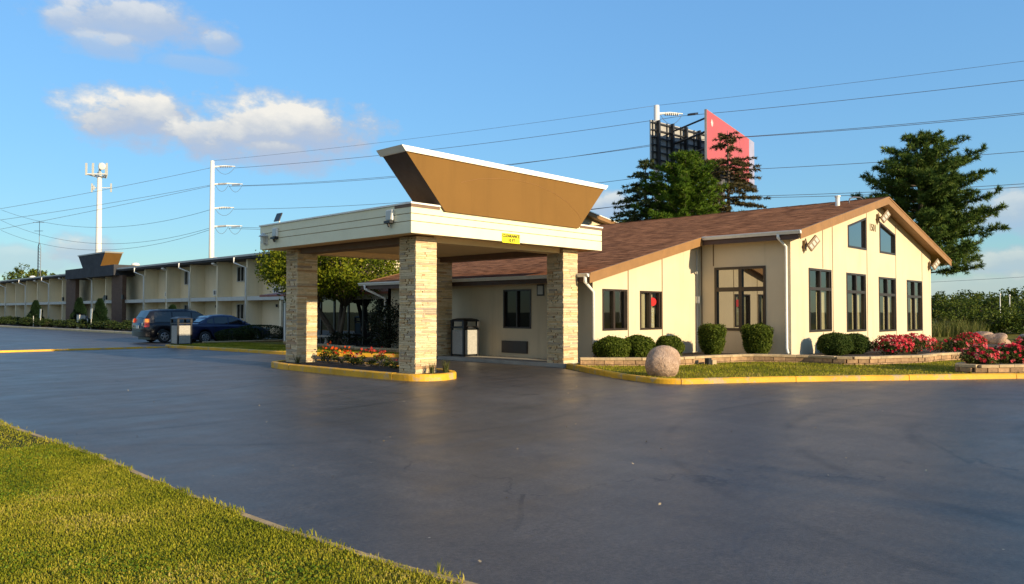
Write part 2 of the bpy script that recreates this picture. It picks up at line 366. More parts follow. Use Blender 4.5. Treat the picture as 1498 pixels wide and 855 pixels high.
class MB:
    def __init__(s): s.v = []; s.f = []; s.m = []; s.uv = []; s.r = []
    def face(s, pts, mi=0, uv=None, r=None):
        b = len(s.v); s.v += [tuple(p) for p in pts]
        s.f.append(tuple(range(b, b + len(pts)))); s.m.append(mi)
        s.uv.append(uv if uv else [(0, 0)] * len(pts)); s.r.append(random.random() if r is None else r)
        return s
    def mesh(s, vs, fs, mi=0, r=None):
        b = len(s.v); s.v += [tuple(p) for p in vs]
        rr = random.random() if r is None else r
        for f in fs:
            s.f.append(tuple(b + i for i in f)); s.m.append(mi); s.uv.append([(0, 0)] * len(f)); s.r.append(rr)
        return s
    def box(s, x0, x1, y0, y1, z0, z1, mi=0, r=None):
        vs = [(x, y, z) for z in (z0, z1) for y in (y0, y1) for x in (x0, x1)]
        return s.mesh(vs, [(0, 2, 3, 1), (4, 5, 7, 6), (0, 1, 5, 4), (2, 6, 7, 3), (0, 4, 6, 2), (1, 3, 7, 5)], mi, r)
    def obox(s, c, ax, ay, az, mi=0, r=None):   # oriented box: centre and half-axis vectors
        c = V3(c); ax = V3(ax); ay = V3(ay); az = V3(az)
        vs = [c + ax * i + ay * j + az * k for k in (-1, 1) for j in (-1, 1) for i in (-1, 1)]
        return s.mesh(vs, [(0, 2, 3, 1), (4, 5, 7, 6), (0, 1, 5, 4), (2, 6, 7, 3), (0, 4, 6, 2), (1, 3, 7, 5)], mi, r)
    def prism(s, bot, top, mi=0, r=None):
        n = len(bot); vs = list(bot) + list(top)
        fs = [tuple(range(n))[::-1], tuple(range(n, 2 * n))] + [(i, (i + 1) % n, n + (i + 1) % n, n + i) for i in range(n)]
        return s.mesh(vs, fs, mi, r)
    def tube(s, path, rad, n=8, mi=0, caps=True, r=None):
        P = [V3(p) for p in path]
        if not hasattr(rad, '__len__'): rad = [rad] * len(P)
        vs = []; up = None
        for i, p in enumerate(P):
            d = (P[min(i + 1, len(P) - 1)] - P[max(i - 1, 0)]).normalized()
            if up is None: up = V3((0, 0, 1)) if abs(d.z) < .9 else V3((1, 0, 0))
            a = d.cross(up).normalized(); b = a.cross(d).normalized(); up = b
            for k in range(n):
                t = 2 * math.pi * k / n; vs.append(p + (a * math.cos(t) + b * math.sin(t)) * rad[i])
        fs = [(i * n + k, i * n + (k + 1) % n, (i + 1) * n + (k + 1) % n, (i + 1) * n + k) for i in range(len(P) - 1) for k in range(n)]
        if caps: fs += [tuple(range(n))[::-1], tuple((len(P) - 1) * n + k for k in range(n))]
        return s.mesh(vs, fs, mi, r)
    def lathe(s, prof, n=20, c=(0, 0, 0), mi=0, r=None):
        vs = [(c[0] + q * math.cos(2 * math.pi * k / n), c[1] + q * math.sin(2 * math.pi * k / n), c[2] + z) for q, z in prof for k in range(n)]
        fs = [(i * n + k, i * n + (k + 1) % n, (i + 1) * n + (k + 1) % n, (i + 1) * n + k) for i in range(len(prof) - 1) for k in range(n)]
        fs += [tuple(range(n))[::-1], tuple((len(prof) - 1) * n + k for k in range(n))]
        return s.mesh(vs, fs, mi, r)
    def build(s, name, mats, parent=None, loc=None, smooth=False, bevel=0., merge=False, recalc=True):
        if not isinstance(mats, (list, tuple)): mats = [mats]
        off = V3((0, 0, 0))
        if parent is not None:
            p = parent
            while p is not None: off += V3(p.location); p = p.parent
        if loc is not None: off += V3(loc)
        me = bpy.data.meshes.new(name)
        me.from_pydata([tuple(V3(v) - off) for v in s.v], [], s.f)
        for m in mats: me.materials.append(m)
        me.polygons.foreach_set('material_index', s.m)
        uvl = me.uv_layers.new(name='UVMap')
        flat = [c for u in s.uv for q in u for c in q]; uvl.data.foreach_set('uv', flat)
        at = me.attributes.new('rnd', 'FLOAT', 'FACE'); at.data.foreach_set('value', s.r)
        if merge or recalc:
            bm = bmesh.new(); bm.from_mesh(me)
            if merge: bmesh.ops.remove_doubles(bm, verts=bm.verts, dist=.0005)
            if recalc: bmesh.ops.recalc_face_normals(bm, faces=bm.faces)
            bm.to_mesh(me); bm.free()
        if smooth: me.polygons.foreach_set('use_smooth', [True] * len(me.polygons))
        me.update()
        o = bpy.data.objects.new(name, me); COL.objects.link(o)
        if parent is not None: o.parent = parent
        if loc is not None: o.location = V3(loc)
        if bevel:
            b = o.modifiers.new('bevel', 'BEVEL'); b.width = bevel; b.segments = 2; b.limit_method = 'ANGLE'; b.angle_limit = R_(40)
        return o

def np_obj(name, V, F, rnd, m, parent=None, loc=None, smooth=False):
    V = np.asarray(V, np.float32).reshape(-1, 3); F = np.asarray(F, np.int32); k = F.shape[1]
    off = np.zeros(3, np.float32)
    if parent is not None:
        p = parent
        while p is not None: off += np.array(p.location, np.float32); p = p.parent
    if loc is not None: off += np.array(loc, np.float32)
    me = bpy.data.meshes.new(name)
    me.vertices.add(len(V)); me.vertices.foreach_set('co', (V - off).ravel())
    me.loops.add(F.size); me.loops.foreach_set('vertex_index', F.ravel())
    me.polygons.add(len(F)); me.polygons.foreach_set('loop_start', np.arange(0, F.size, k, dtype=np.int32))
    at = me.attributes.new('rnd', 'FLOAT', 'FACE'); at.data.foreach_set('value', np.asarray(rnd, np.float32))
    me.materials.append(m); me.update(calc_edges=True); me.validate()
    if smooth: me.polygons.foreach_set('use_smooth', [True] * len(me.polygons))
    o = bpy.data.objects.new(name, me); COL.objects.link(o)
    if parent is not None: o.parent = parent
    if loc is not None: o.location = loc
    return o

def nrm(a): return a / np.maximum(np.linalg.norm(a, axis=-1, keepdims=True), 1e-6)

def leaves(C, size, rng, up=.5, out=None, asp=.55):
    """diamond leaves, folded a little, at centres C"""
    n = len(C)
    N = nrm(rng.normal(size=(n, 3)) + np.array([0, 0, up]) + (0 if out is None else out))
    T = nrm(np.cross(N, rng.normal(size=(n, 3)))); B = np.cross(N, T)
    s = (size * rng.uniform(.7, 1.3, n))[:, None]
    V = np.stack([C - T * s * .5, C + B * s * asp * .5 + N * s * .08, C + T * s * .5, C - B * s * asp * .5 + N * s * .08], 1)
    return V.reshape(-1, 3), np.arange(4 * n).reshape(n, 4), rng.uniform(0, 1, n)

def needles(C, D, ln, wd, per, spread, rng):
    n = len(C); C = np.repeat(C, per, 0); D = np.repeat(D, per, 0); m = n * per
    d = nrm(D + rng.normal(size=(m, 3)) * spread)
    w = nrm(np.cross(d, rng.normal(size=(m, 3)))) * wd
    l = (ln * rng.uniform(.65, 1.15, m))[:, None]
    V = np.stack([C - w, C + w, C + d * l * .6 + w * .9, C + d * l], 1)
    rnd = np.clip(np.repeat(rng.uniform(0, 1, n), per) * .6 + rng.uniform(0, .4, m), 0, 1)
    return V.reshape(-1, 3), np.arange(4 * m).reshape(m, 4), rnd

def poly_sheet(name, pts, z, m, thick=0., parent=None):
    """flat sheet (or slab) from an outline"""
    P = [V3((x, y, z)) for x, y in pts]
    tris = tessellate_polygon([P]); b = MB()
    n = len(P)
    vs = [tuple(p) for p in P]; fs = [tuple(t) for t in tris]
    if thick:
        vs += [(p.x, p.y, z - thick) for p in P]
        fs += [(i, (i + 1) % n, n + (i + 1) % n, n + i) for i in range(n)]
    b.mesh(vs, fs)
    o = b.build(name, m, parent)
    me = o.data
    bm = bmesh.new(); bm.from_mesh(me)
    for f in bm.faces:
        if f.normal.z < -.5: f.normal_flip()
    bm.to_mesh(me); bm.free()
    return o

def offset_line(pts, d):
    """offset a polyline sideways (left of travel is positive)"""
    P = [V3((x, y, 0)) for x, y in pts]; out = []
    for i, p in enumerate(P):
        a = (P[i] - P[i - 1]).normalized() if i else None
        c = (P[i + 1] - P[i]).normalized() if i < len(P) - 1 else None
        t = a if c is None else c if a is None else (a + c).normalized()
        k = 1. if a is None or c is None else 1 / max(.4, math.sqrt((1 + a.dot(c)) / 2))
        nn = V3((-t.y, t.x, 0)); q = p + nn * d * k; out.append((q.x, q.y))
    return out

def smooth_line(pts, sub=5, closed=False):
    P = [V3((x, y, 0)) for x, y in pts]; n = len(P); out = []
    rngi = range(n) if closed else range(n - 1)
    for i in rngi:
        g = lambda j: P[j % n] if closed else P[max(0, min(n - 1, j))]
        p0, p1, p2, p3 = g(i - 1), g(i), g(i + 1), g(i + 2)
        for k in range(sub):
            t = k / sub
            q = .5 * ((2 * p1) + (p2 - p0) * t + (2 * p0 - 5 * p1 + 4 * p2 - p3) * t * t + (3 * p1 - p0 - 3 * p2 + p3) * t ** 3)
            out.append((q.x, q.y))
    if not closed: out.append((P[-1].x, P[-1].y))
    return out

def split_line(pts, step, gap):
    """cut a polyline into cast lengths with a narrow joint between them"""
    P = [V3((x, y, 0)) for x, y in pts]; out = []; cur = [P[0]]; acc = 0.
    for a, c in zip(P[:-1], P[1:]):
        l = (c - a).length; s = 0.
        while acc + (l - s) >= step:
            s += step - acc; q = a + (c - a) * (s / l); d = (c - a).normalized()
            cur.append(q - d * gap / 2); out.append(cur); cur = [q + d * gap / 2]; acc = 0.
        acc += l - s
        if (c - cur[-1]).length > gap * 2: cur.append(c)
    if len(cur) > 1: out.append(cur)
    return [[(p.x, p.y) for p in l] for l in out]

def kerb_run(name, pts, prof, m, step=2.9, jitter=.006):
    b = MB()
    for line in split_line(pts, step, .018):
        rows = [offset_line(line, d) for d, z in prof]; n = len(line); k = len(prof); vs = []; dz = random.uniform(-.006, .006); dx = random.uniform(-.006, .006)
        for i in range(n):
            j = random.uniform(-jitter, jitter) * .5
            vs += [(rows[q][i][0] + dx, rows[q][i][1], prof[q][1] + (j + dz if prof[q][1] > .02 else 0)) for q in range(k)]
        b.mesh(vs, [(i * k + q, (i + 1) * k + q, (i + 1) * k + q + 1, i * k + q + 1) for i in range(n - 1) for q in range(k - 1)] + [tuple(range(k))[::-1], tuple((n - 1) * k + q for q in range(k))])
    return b.build(name, m)

def sweep(name, pts, prof, m, closed=False, parent=None, jitter=0.):
    """sweep a profile [(sideways, z)] along a polyline"""
    if closed:
        ext = [pts[-1]] + list(pts) + [pts[0]]
        rows = [offset_line(ext, d)[1:-1] for d, z in prof]
    else: rows = [offset_line(pts, d) for d, z in prof]
    n = len(pts); k = len(prof); b = MB(); vs = []
    for i in range(n):
        j = random.uniform(-jitter, jitter)
        vs += [(rows[q][i][0], rows[q][i][1], prof[q][1] + (j if prof[q][1] > 0.02 else 0)) for q in range(k)]
    segs = n if closed else n - 1
    fs = [(i * k + q, ((i + 1) % n) * k + q, ((i + 1) % n) * k + q + 1, i * k + q + 1) for i in range(segs) for q in range(k - 1)]
    if not closed: fs += [tuple(range(k))[::-1], tuple((n - 1) * k + q for q in range(k))]
    b.mesh(vs, fs); return b.build(name, m, parent)

def text_mesh(txt, size, font_extrude=.004, align='CENTER', bold=0.):
    c = bpy.data.curves.new('txt', 'FONT'); c.body = txt; c.size = size; c.extrude = font_extrude
    c.align_x = align; c.align_y = 'CENTER'; c.offset = bold; c.resolution_u = 3
    o = bpy.data.objects.new('txt', c); COL.objects.link(o)
    bpy.context.view_layer.update()
    me = bpy.data.meshes.new_from_object(o.evaluated_get(bpy.context.evaluated_depsgraph_get()))
    bpy.data.objects.remove(o); bpy.data.curves.remove(c)
    return me

def text_obj(name, txt, size, m, origin, u, n, parent=None, bold=0.):
    me = text_mesh(txt, size, bold=bold); u = V3(u).normalized(); n = V3(n).normalized(); w = n.cross(u)
    off = V3((0, 0, 0)); p = parent
    while p is not None: off += V3(p.location); p = p.parent
    base = V3(origin)
    loc = base if parent is None else V3((0, 0, 0))
    for v in me.vertices:
        q = base + u * v.co.x + w * v.co.y + n * v.co.z
        v.co = q - off - loc
    me.name = name; me.materials.clear(); me.materials.append(m)
    o = bpy.data.objects.new(name, me); COL.objects.link(o); o.parent = parent; o.location = loc
    return o
# ------------------------------------------------------------------ wall and window builders
def plane_pt(o, u, n, a, z, d=0.):
    return V3((o[0] + u[0] * a + n[0] * d, o[1] + u[1] * a + n[1] * d, z))

def wall(name, o, u, n, a0, a1, zb, top, openings, mats, parent, thick=.2, joints=()):
    """upright wall along u from o; top(a) gives its height; openings = list of 2-D convex outlines [(a, z), ...]"""
    def span(poly, a):
        lo_, hi_ = min(p[0] for p in poly), max(p[0] for p in poly)
        if a < lo_ - 2e-4 or a > hi_ + 2e-4: return None
        a = min(max(a, lo_ + 1e-5), hi_ - 1e-5); zs = []
        for i in range(len(poly)):
            (p, q), (r, s) = poly[i], poly[(i + 1) % len(poly)]
            if abs(p - r) < 1e-6:
                if abs(a - p) < 1e-6: zs += [q, s]
            elif min(p, r) - 1e-6 <= a <= max(p, r) + 1e-6: zs.append(q + (s - q) * (a - p) / (r - p))
        return (min(zs), max(zs)) if zs else None
    cuts = sorted(set([a0, a1] + [round(p[0], 4) for pl in openings for p in pl] + [a for a in getattr(top, 'knots', []) if a0 < a < a1]))
    b = MB()
    def slab(q):      # a slab with thickness from four (a, z) corners
        f = [plane_pt(o, u, n, a, z) for a, z in q]; k = [plane_pt(o, u, n, a, z, -thick) for a, z in q]
        b.prism(k, f)
    for s, e in zip(cuts[:-1], cuts[1:]):
        if e - s < 1e-4: continue
        m = (s + e) / 2; act = []
        for pl in openings:
            if span(pl, m) and min(p[0] for p in pl) < m < max(p[0] for p in pl):
                ss, se = span(pl, s), span(pl, e); act.append((ss, se))
        act.sort(key=lambda t: t[0][0]); lo = (zb, zb)
        for ss, se in act:
            slab([(s, lo[0]), (e, lo[1]), (e, se[0]), (s, ss[0])]); lo = (ss[1], se[1])
        slab([(s, lo[0]), (e, lo[1]), (e, top(e)), (s, top(s))])
    for a, z0, z1 in joints:
        p = plane_pt(o, u, n, a, (z0 + z1) / 2, .002)
        b.obox(p, V3((*u, 0)) * .022, V3((*n, 0)) * .006, V3((0, 0, (z1 - z0) / 2)), 1)
    return b.build(name, mats, parent)

def inset(poly, w):
    n = len(poly); out = []
    ar = sum(poly[i][0] * poly[(i + 1) % n][1] - poly[(i + 1) % n][0] * poly[i][1] for i in range(n))
    sgn = 1 if ar > 0 else -1
    for i in range(n):
        p0, p1, p2 = V3((*poly[i - 1], 0)), V3((*poly[i], 0)), V3((*poly[(i + 1) % n], 0))
        a = (p1 - p0).normalized(); c = (p2 - p1).normalized(); t = (a + c).normalized()
        nn = V3((-t.y, t.x, 0)) * sgn; k = w / max(.2, math.sqrt((1 + a.dot(c)) / 2))
        q = p1 + nn * k; out.append((q.x, q.y))
    return out

def window(parent, o, u, n, poly, mulls=(), trans=(), glass='glass', fw=.06, depth=.13, proud=.025, curtains=(), bars=None, name='window', fmat='frame'):
    """frame bars, one pane, and curtains hanging inside"""
    b = MB(); pl = poly; il = inset(poly, fw); N = len(pl)
    pt = lambda q, d: plane_pt(o, u, n, q[0], q[1], d)
    for i in range(N):
        j = (i + 1) % N
        quad = [pl[i], pl[j], il[j], il[i]]
        b.prism([pt(q, -depth) for q in quad], [pt(q, proud) for q in quad])
    zl = min(p[1] for p in il); zh = max(p[1] for p in il); al = min(p[0] for p in il); ah = max(p[0] for p in il)
    U = V3((*u, 0)); Nn = V3((*n, 0))
    for a, w in mulls:
        c = plane_pt(o, u, n, a, (zl + zh) / 2, -.045); b.obox(c, U * w / 2, Nn * .06, V3((0, 0, (zh - zl) / 2)))
    for z, w in trans:
        c = plane_pt(o, u, n, (al + ah) / 2, z, -.041); b.obox(c, U * (ah - al) / 2, Nn * .06, V3((0, 0, w / 2)))
    for a, z0, z1, w in (bars or ()):
        c = plane_pt(o, u, n, a, (z0 + z1) / 2, -.047); b.obox(c, U * w / 2, Nn * .05, V3((0, 0, (z1 - z0) / 2)))
    f = b.build(name, MT[fmat], parent)
    g = MB(); ol = inset(poly, fw * .6); g.face([pt(q, -.063) for q in ol]); g.build('pane', MT[glass], f)
    for a0, a1, z0, z1, d in curtains:
        k = MB(); m = max(4, int((a1 - a0) / .035)); vs = []
        for i in range(m + 1):
            a = a0 + (a1 - a0) * i / m; w = .028 * math.sin(i * 2.1) + .012 * math.sin(i * .7 + a * 5)
            vs += [plane_pt(o, u, n, a, z0, -d + w), plane_pt(o, u, n, a, z1, -d + w * .7)]
        k.mesh(vs, [(2 * i, 2 * i + 2, 2 * i + 3, 2 * i + 1) for i in range(m)])
        k.build('curtain', MT['curtain'], f, smooth=True)
    return f

rect = lambda a0, a1, z0, z1: [(a0, z0), (a1, z0), (a1, z1), (a0, z1)]

def gutter_mb(p0, p1, n, h=.13, w=.12):
    b = MB(); p0 = V3(p0); p1 = V3(p1); n = V3((*n, 0)); d = (p1 - p0)
    prof = [(0, 0), (0, -h), (w * .55, -h), (w * .8, -h * .55), (w, -h * .3), (w, 0), (w - .015, 0), (w - .02, -h * .25), (.02, -h * .3)]
    vs = [p + n * q + V3((0, 0, z)) for p in (p0, p1) for q, z in prof]; k = len(prof)
    b.mesh(vs, [(i, (i + 1) % k, k + (i + 1) % k, k + i) for i in range(k)] + [tuple(range(k))[::-1], tuple(range(k, 2 * k))])
    return b

def downspout_mb(path, w=.055):
    b = MB(); b.tube(path, w, 8); return b

# ------------------------------------------------------------------ the ground, the asphalt, the lawns, the kerbs
H_LAWN = .10
ground = poly_sheet('ground', [(-900, -900), (1500, -900), (1500, 1500), (-900, 1500)], -.02, MT['field'])
tag(ground, kind='structure')
lot = poly_sheet('parking_lot', [(2.95, -70), (75, -70), (75, -37), (22.6, 4.3), (17.6, 8.2), (15.3, 9.6), (15.4, 11.2), (17.0, 14.2), (17.3, 14.6), (17.3, 21.0), (18.7, 21.0), (18.7, 42.0), (21.2, 42.0), (21.2, 150), (2.95, 150)], 0., MT['asphalt'])
tag(lot, kind='structure')

# right-hand lawn round the lobby
K = smooth_line([(17.28, 14.25), (16.75, 13.35), (16.1, 12.3), (15.35, 10.95), (14.98, 10.05), (14.92, 9.55), (15.12, 9.12), (15.6, 8.78), (16.3, 8.35), (17.35, 7.62), (19.4, 6.0), (22.3, 3.75), (30, -2.3), (75, -38)], 5)
kerbprof = [(0, -.03), (-.0, .10), (-.025, .125), (-.13, .128), (-.15, .118), (-.15, -.03)]
Kp = [(-d, z) for d, z in kerbprof]       # lawn lies to the left of travel
k1 = kerb_run('kerb', K, Kp, MT['yellow']); tag(k1, kind='structure')
inner = offset_line(K, .14)
lawn = poly_sheet('lawn', inner + [(85, -38), (110, 40), (60, 60), (45, 40), (43, 24), (30, 22), (18.5, 14.5)], H_LAWN, MT['lawn']); tag(lawn, kind='structure')

# lawn and walk on the left of the drop-off
KL = smooth_line([(17.25, 21.15), (16.6, 22.5), (15.85, 23.9), (15.2, 25.6), (14.95, 27.2), (14.7, 30.5), (14.35, 34.6), (14.28, 35.5), (14.6, 36.05), (15.4, 36.3), (16.5, 36.35), (21.4, 36.4)], 4)
k2 = kerb_run('kerb', KL, kerbprof, MT['yellow']); tag(k2, kind='structure')
lawn2 = poly_sheet('lawn', offset_line(KL, -.14) + [(21.4, 36.1), (21.4, 24.0), (18.4, 21.2)], H_LAWN, MT['lawn']); tag(lawn2, kind='structure')
ky = sweep('kerb', [(3.2, 36.75), (7.9, 36.05), (11, 35.65), (14.25, 35.25)], [(.09, -.02), (.08, .075), (-.08, .075), (-.09, -.02)], MT['yellow']); tag(ky, kind='structure')

walk = poly_sheet('pavement', [(17.22, 14.3), (18.75, 14.3), (18.75, 21.3), (17.22, 21.3)], .115, MT['concrete'], .14); tag(walk, kind='structure')
# drop-off island under the canopy
ISL = smooth_line([(11.2, 19.9), (11.15, 18), (11.2, 16), (11.3, 14.5), (11.5, 13.95), (12.0, 13.72), (12.6, 13.9), (12.95, 14.5), (13.1, 15.5), (13.1, 18), (13.05, 20.4), (12.8, 21.0), (12.1, 21.15), (11.45, 20.8)], 5, True)
isl_prof = [(0, -.03), (0, .145), (-.02, .165), (-.14, .168), (-.16, .155), (-.16, .02)]
k3 = kerb_run('kerb', ISL[::-1] + [ISL[-1]], isl_prof, MT['yellow'], 2.3); tag(k3, kind='structure')
soil = poly_sheet('flower_bed', offset_line([ISL[-1]] + ISL + [ISL[0]], .15)[1:-1], .135, MT['mulch']); tag(soil, kind='structure')

# motel edge: kerb, walk and bed
km = sweep('kerb', [(21.05, 36.5), (21.05, 160)], [(0.08, -.02), (.08, .13), (-.10, .14), (-.10, .0)], MT['worn_kerb']); tag(km, kind='structure')
kw = poly_sheet('pavement', [(21.14, 24), (22.1, 24), (22.1, 160), (21.14, 160)], .12, MT['concrete'], .12); tag(kw, kind='structure')
kb = poly_sheet('mulch_bed', [(22.1, 42), (26.7, 42), (26.7, 160), (22.1, 160)], .11, MT['mulch']); tag(kb, kind='structure')
pb = poly_sheet('mulch_bed', [(17.2, 13.55), (18.4, 12.15), (19.3, 11.75), (21.2, 11.45), (22.2, 10.9), (22.5, 10.2), (22.95, 9.3), (22.75, 8.5), (23.1, 8.0), (24.3, 7.6), (25.2, 7.0), (26.6, 7.0), (29, 6.3), (33, 5.4), (42, 8), (42, 11.2), (25, 11.2), (25, 14.6), (18.5, 14.6)], .16, MT['mulch']); tag(pb, kind='structure')

# near lawn on the verge and its sandy edging
fg = poly_sheet('lawn', [(-60, -70), (2.9, -70), (3.9, -20), (3.72, 1), (3.32, 2), (3.09, 3), (2.98, 3.9), (2.9, 5.2), (2.86, 7), (2.93, 9.2), (2.9, 10.3), (2.82, 13), (2.9, 16), (2.95, 150), (-60, 150)], .022, MT['verge'], .04); tag(fg, kind='structure')
ed = sweep('edging', [(4.0, -20), (3.81, 1), (3.4, 2), (3.16, 3), (3.04, 3.9), (2.96, 5.2), (2.93, 7), (3.0, 9.2), (2.97, 10.3), (2.89, 13), (2.98, 16), (3.0, 90)], [(.03, -.02), (.025, .03), (-.025, .034), (-.06, -.02)], MT['tan_edge'], jitter=.008); tag(ed, kind='structure')

# ------------------------------------------------------------------ entrance canopy
CX0, CX1, CY0, CY1, CZ0, CZ1 = 11.22, 18.62, 13.95, 21.1, 3.50, 4.22
canopy = empty('entrance_canopy', (14.9, 17.5, 0), 'flat entrance canopy on four stacked stone columns with a tan flared pylon above its front', 'canopy')
def fascia(side):
    b = MB()
    for i, (z0, z1) in enumerate(((3.50, 3.775), (3.79, 3.955), (3.97, 4.18))):
        for (x0, x1, y0, y1) in ({'f': (CX0, CX1, CY0, CY0 + .04), 'l': (CX0, CX0 + .04, CY0 + .041, CY1 - .041), 'b': (CX0, CX1, CY1 - .04, CY1), 'r': (CX1 - .04, CX1, CY0 + .041, CY1 - .041)}[side],):
            b.box(x0, x1, y0, y1, z0, z1, 0, .5)
    return b
for s in 'flbr': fascia(s).build('fascia', MT['siding'], canopy, bevel=.004)
b = MB(); b.box(CX0 + .05, CX1 - .05, CY0 + .05, CY1 - .05, 3.53, 4.15); b.build('roof', MT['soffit'], canopy)
b = MB()
b.box(CX0 - .03, CX1 + .03, CY0 - .03, CY0 + .12, 4.185, 4.225); b.box(CX0 - .03, CX1 + .03, CY1 - .12, CY1 + .03, 4.185, 4.225)
b.box(CX0 - .03, CX0 + .12, CY0 + .122, CY1 - .122, 4.185, 4.225); b.box(CX1 - .12, CX1 + .03, CY0 + .122, CY1 - .122, 4.185, 4.225)
b.build('roof_edge', MT['white_cap'], canopy)
b = MB(); b.box(CX0 - .012, 12.1, CY0 - .012, CY0 - .001, 4.115, 4.184); b.box(CX0 - .012, CX0 - .001, CY0 - .0119, CY0 + .62, 4.115, 4.184); b.build('drip_edge', MT['beam'], canopy)
b = MB(); b.box(17.55, CX1 + .01, CY0 - .012, CY0 - .001, 4.115, 4.184); b.build('drip_edge', MT['beam'], canopy)
for x0, x1 in ((11.92, 12.38), (17.32, 17.84)):
    b = MB(); b.box(x0, x1, 15.10, 20.0, 3.36, 3.529); b.build('beam', MT['beam'], canopy)
for y0, y1 in ((14.5, 14.95), (20.1, 20.55)):
    b = MB(); b.box(12.385, 17.315, y0, y1, 3.38, 3.529); b.build('beam', MT['soffit'], canopy)
def stone_column(x0, y0, w=.67, d=.64, zb=.0, zt=3.495, seed=1):
    r = random.Random(seed); b = MB(); t = .04
    b.box(x0 + t, x0 + w - t, y0 + t, y0 + d - t, zb, zt, 0, .3)
    z = zb
    while z < zt - .02:
        h = min(r.choice((.034, .045, .045, .055, .07)), zt - z); z1 = z + h - .0045
        for side in range(4):
            ln = w if side in (0, 2) else d; k = r.choice((1, 2, 2, 3)); cuts = sorted([0, ln] + [r.uniform(.15, ln - .15) for _ in range(k - 1)])
            for s, e in zip(cuts[:-1], cuts[1:]):
                if e - s < .03: continue
                s2 = s + (.002 if s > 0 else .0); e2 = e - (.003 if e < ln else .0); o = r.uniform(-.007, .009); q = r.random()
                if side == 0: b.box(x0 + s2, x0 + e2, y0 - o, y0 + t + .02, z, z1, 0, q)
                elif side == 2: b.box(x0 + s2, x0 + e2, y0 + d - t - .02, y0 + d + o, z, z1, 0, q)
                elif side == 1: b.box(x0 + w - t - .02, x0 + w + o, y0 + s2 + .021, y0 + e2 - .021, z + .0015, z1 - .0015, 0, q)
                else: b.box(x0 - o, x0 + t + .02, y0 + s2 + .021, y0 + e2 - .021, z + .0015, z1 - .0015, 0, q)
        z += h
    return b
for i, (x, y, zb) in enumerate(((11.76, 14.44, .05), (11.86, 20.05, .05), (17.28, 14.36, .0), (17.22, 19.95, .05))):
    stone_column(x, y, zb=zb, seed=i + 3).build('column', MT['stone'], canopy)
# flared pylon
def pylon(x0b, x1b, x0t, x1t, y0, y1, zb, zt, parent, mside, cap, capm):
    b = MB()
    bot = [(x0b, y0, zb), (x1b, y0, zb), (x1b, y1, zb), (x0b, y1, zb)]; top = [(x0t, y0, zt), (x1t, y0, zt), (x1t, y1, zt), (x0t, y1, zt)]
    b.prism(bot, top); p = b.build('pylon', mside, parent)
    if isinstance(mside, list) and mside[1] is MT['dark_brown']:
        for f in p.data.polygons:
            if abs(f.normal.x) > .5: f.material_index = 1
    c = MB(); g = .045; sl = (x0b - x0t) / (zt - zb); e = sl * cap
    c.prism([(x0t - g, y0 - g, zt), (x1t + g, y0 - g, zt), (x1t + g, y1 + g, zt), (x0t - g, y1 + g, zt)],
            [(x0t - e - g, y0 - g, zt + cap), (x1t + e + g, y0 - g, zt + cap), (x1t + e + g, y1 + g, zt + cap), (x0t - e - g, y1 + g, zt + cap)])
    c.build('pylon_cap', capm, p); return p
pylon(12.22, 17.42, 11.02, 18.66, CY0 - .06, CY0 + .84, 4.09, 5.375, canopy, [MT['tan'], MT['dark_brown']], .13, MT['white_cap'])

b = MB(); ya = CY0 - .062
b.tube([(x, ya, z) for x, z in ((12.75, 4.86), (13.34, 5.02), (14.1, 5.13), (14.9, 5.17), (15.6, 5.13), (16.3, 5.0), (16.9, 4.8), (17.4, 4.5), (17.55, 4.35))], .006, 5); b.build('arc_seam', MT['rake'], canopy)

sg = empty('clearance_sign', (14.59, CY0 - .004, 3.585), 'yellow clearance height sign fixed to the front fascia of the entrance canopy', 'sign')
b = MB(); b.box(14.26, 14.93, CY0 - .022, CY0 - .004, 3.47, 3.72); b.build('panel', MT['sign_yellow'], sg)
text_obj('lettering', 'CLEARANCE', .118, MT['sign_ink'], (14.595, CY0 - .026, 3.652), (1, 0, 0), (0, -1, 0), sg, .0035)
text_obj('lettering', '10 FT', .118, MT['sign_ink'], (14.61, CY0 - .026, 3.535), (1, 0, 0), (0, -1, 0), sg, .0035)

# fixtures on the canopy's left face
def wall_box_light(y, z, flip, label):
    e = empty('flood_light', (CX0, y, z), label, 'light', None)
    b = MB(); b.box(CX0 - .07, CX0 - .001, y - .13, y + .13, z - .02, z + .24); b.build('housing', MT['white'], e, bevel=.015)
    b = MB(); b.prism([(CX0 - .09, y - .1, z - .0), (CX0 - .07, y - .1, z + .21), (CX0 - .07, y + .1, z + .21), (CX0 - .09, y + .1, z - .0)][::-1],
                      [(CX0 - .071, y - .1, z - .0), (CX0 - .0705, y - .1, z + .21), (CX0 - .0705, y + .1, z + .21), (CX0 - .071, y + .1, z - .0)][::-1]); b.build('lens', MT['lens'], e)
    b = MB(); b.tube([(CX0 - .03, y, z - .03), (CX0 - .09, y, z - .09), (CX0 - .05, y, z - .17)], .035, 8); b.box(CX0 - .13, CX0 - .001, y - .12, y + .12, z - .085, z - .03); b.build('bracket', MT['dark_metal'], e)
    return e
wall_box_light(14.72, 3.86, 1, 'white box flood light on dark bracket on the canopy side near the front corner')
wall_box_light(20.15, 3.84, 1, 'white box flood light on dark bracket on the canopy side beside the small lantern')
ln = empty('wall_lantern', (CX0, 20.72, 3.72), 'small pale lantern with peaked top on the far end of the canopy side', 'lantern')
b = MB(); b.prism([(CX0 - .2, 20.6, 3.86), (CX0 - .0, 20.6, 3.86), (CX0 - .0, 20.84, 3.86), (CX0 - .2, 20.84, 3.86)], [(CX0 - .11, 20.71, 3.98), (CX0 - .09, 20.71, 3.98), (CX0 - .09, 20.73, 3.98), (CX0 - .11, 20.73, 3.98)]); b.build('hood', MT['motel_trim'], ln)
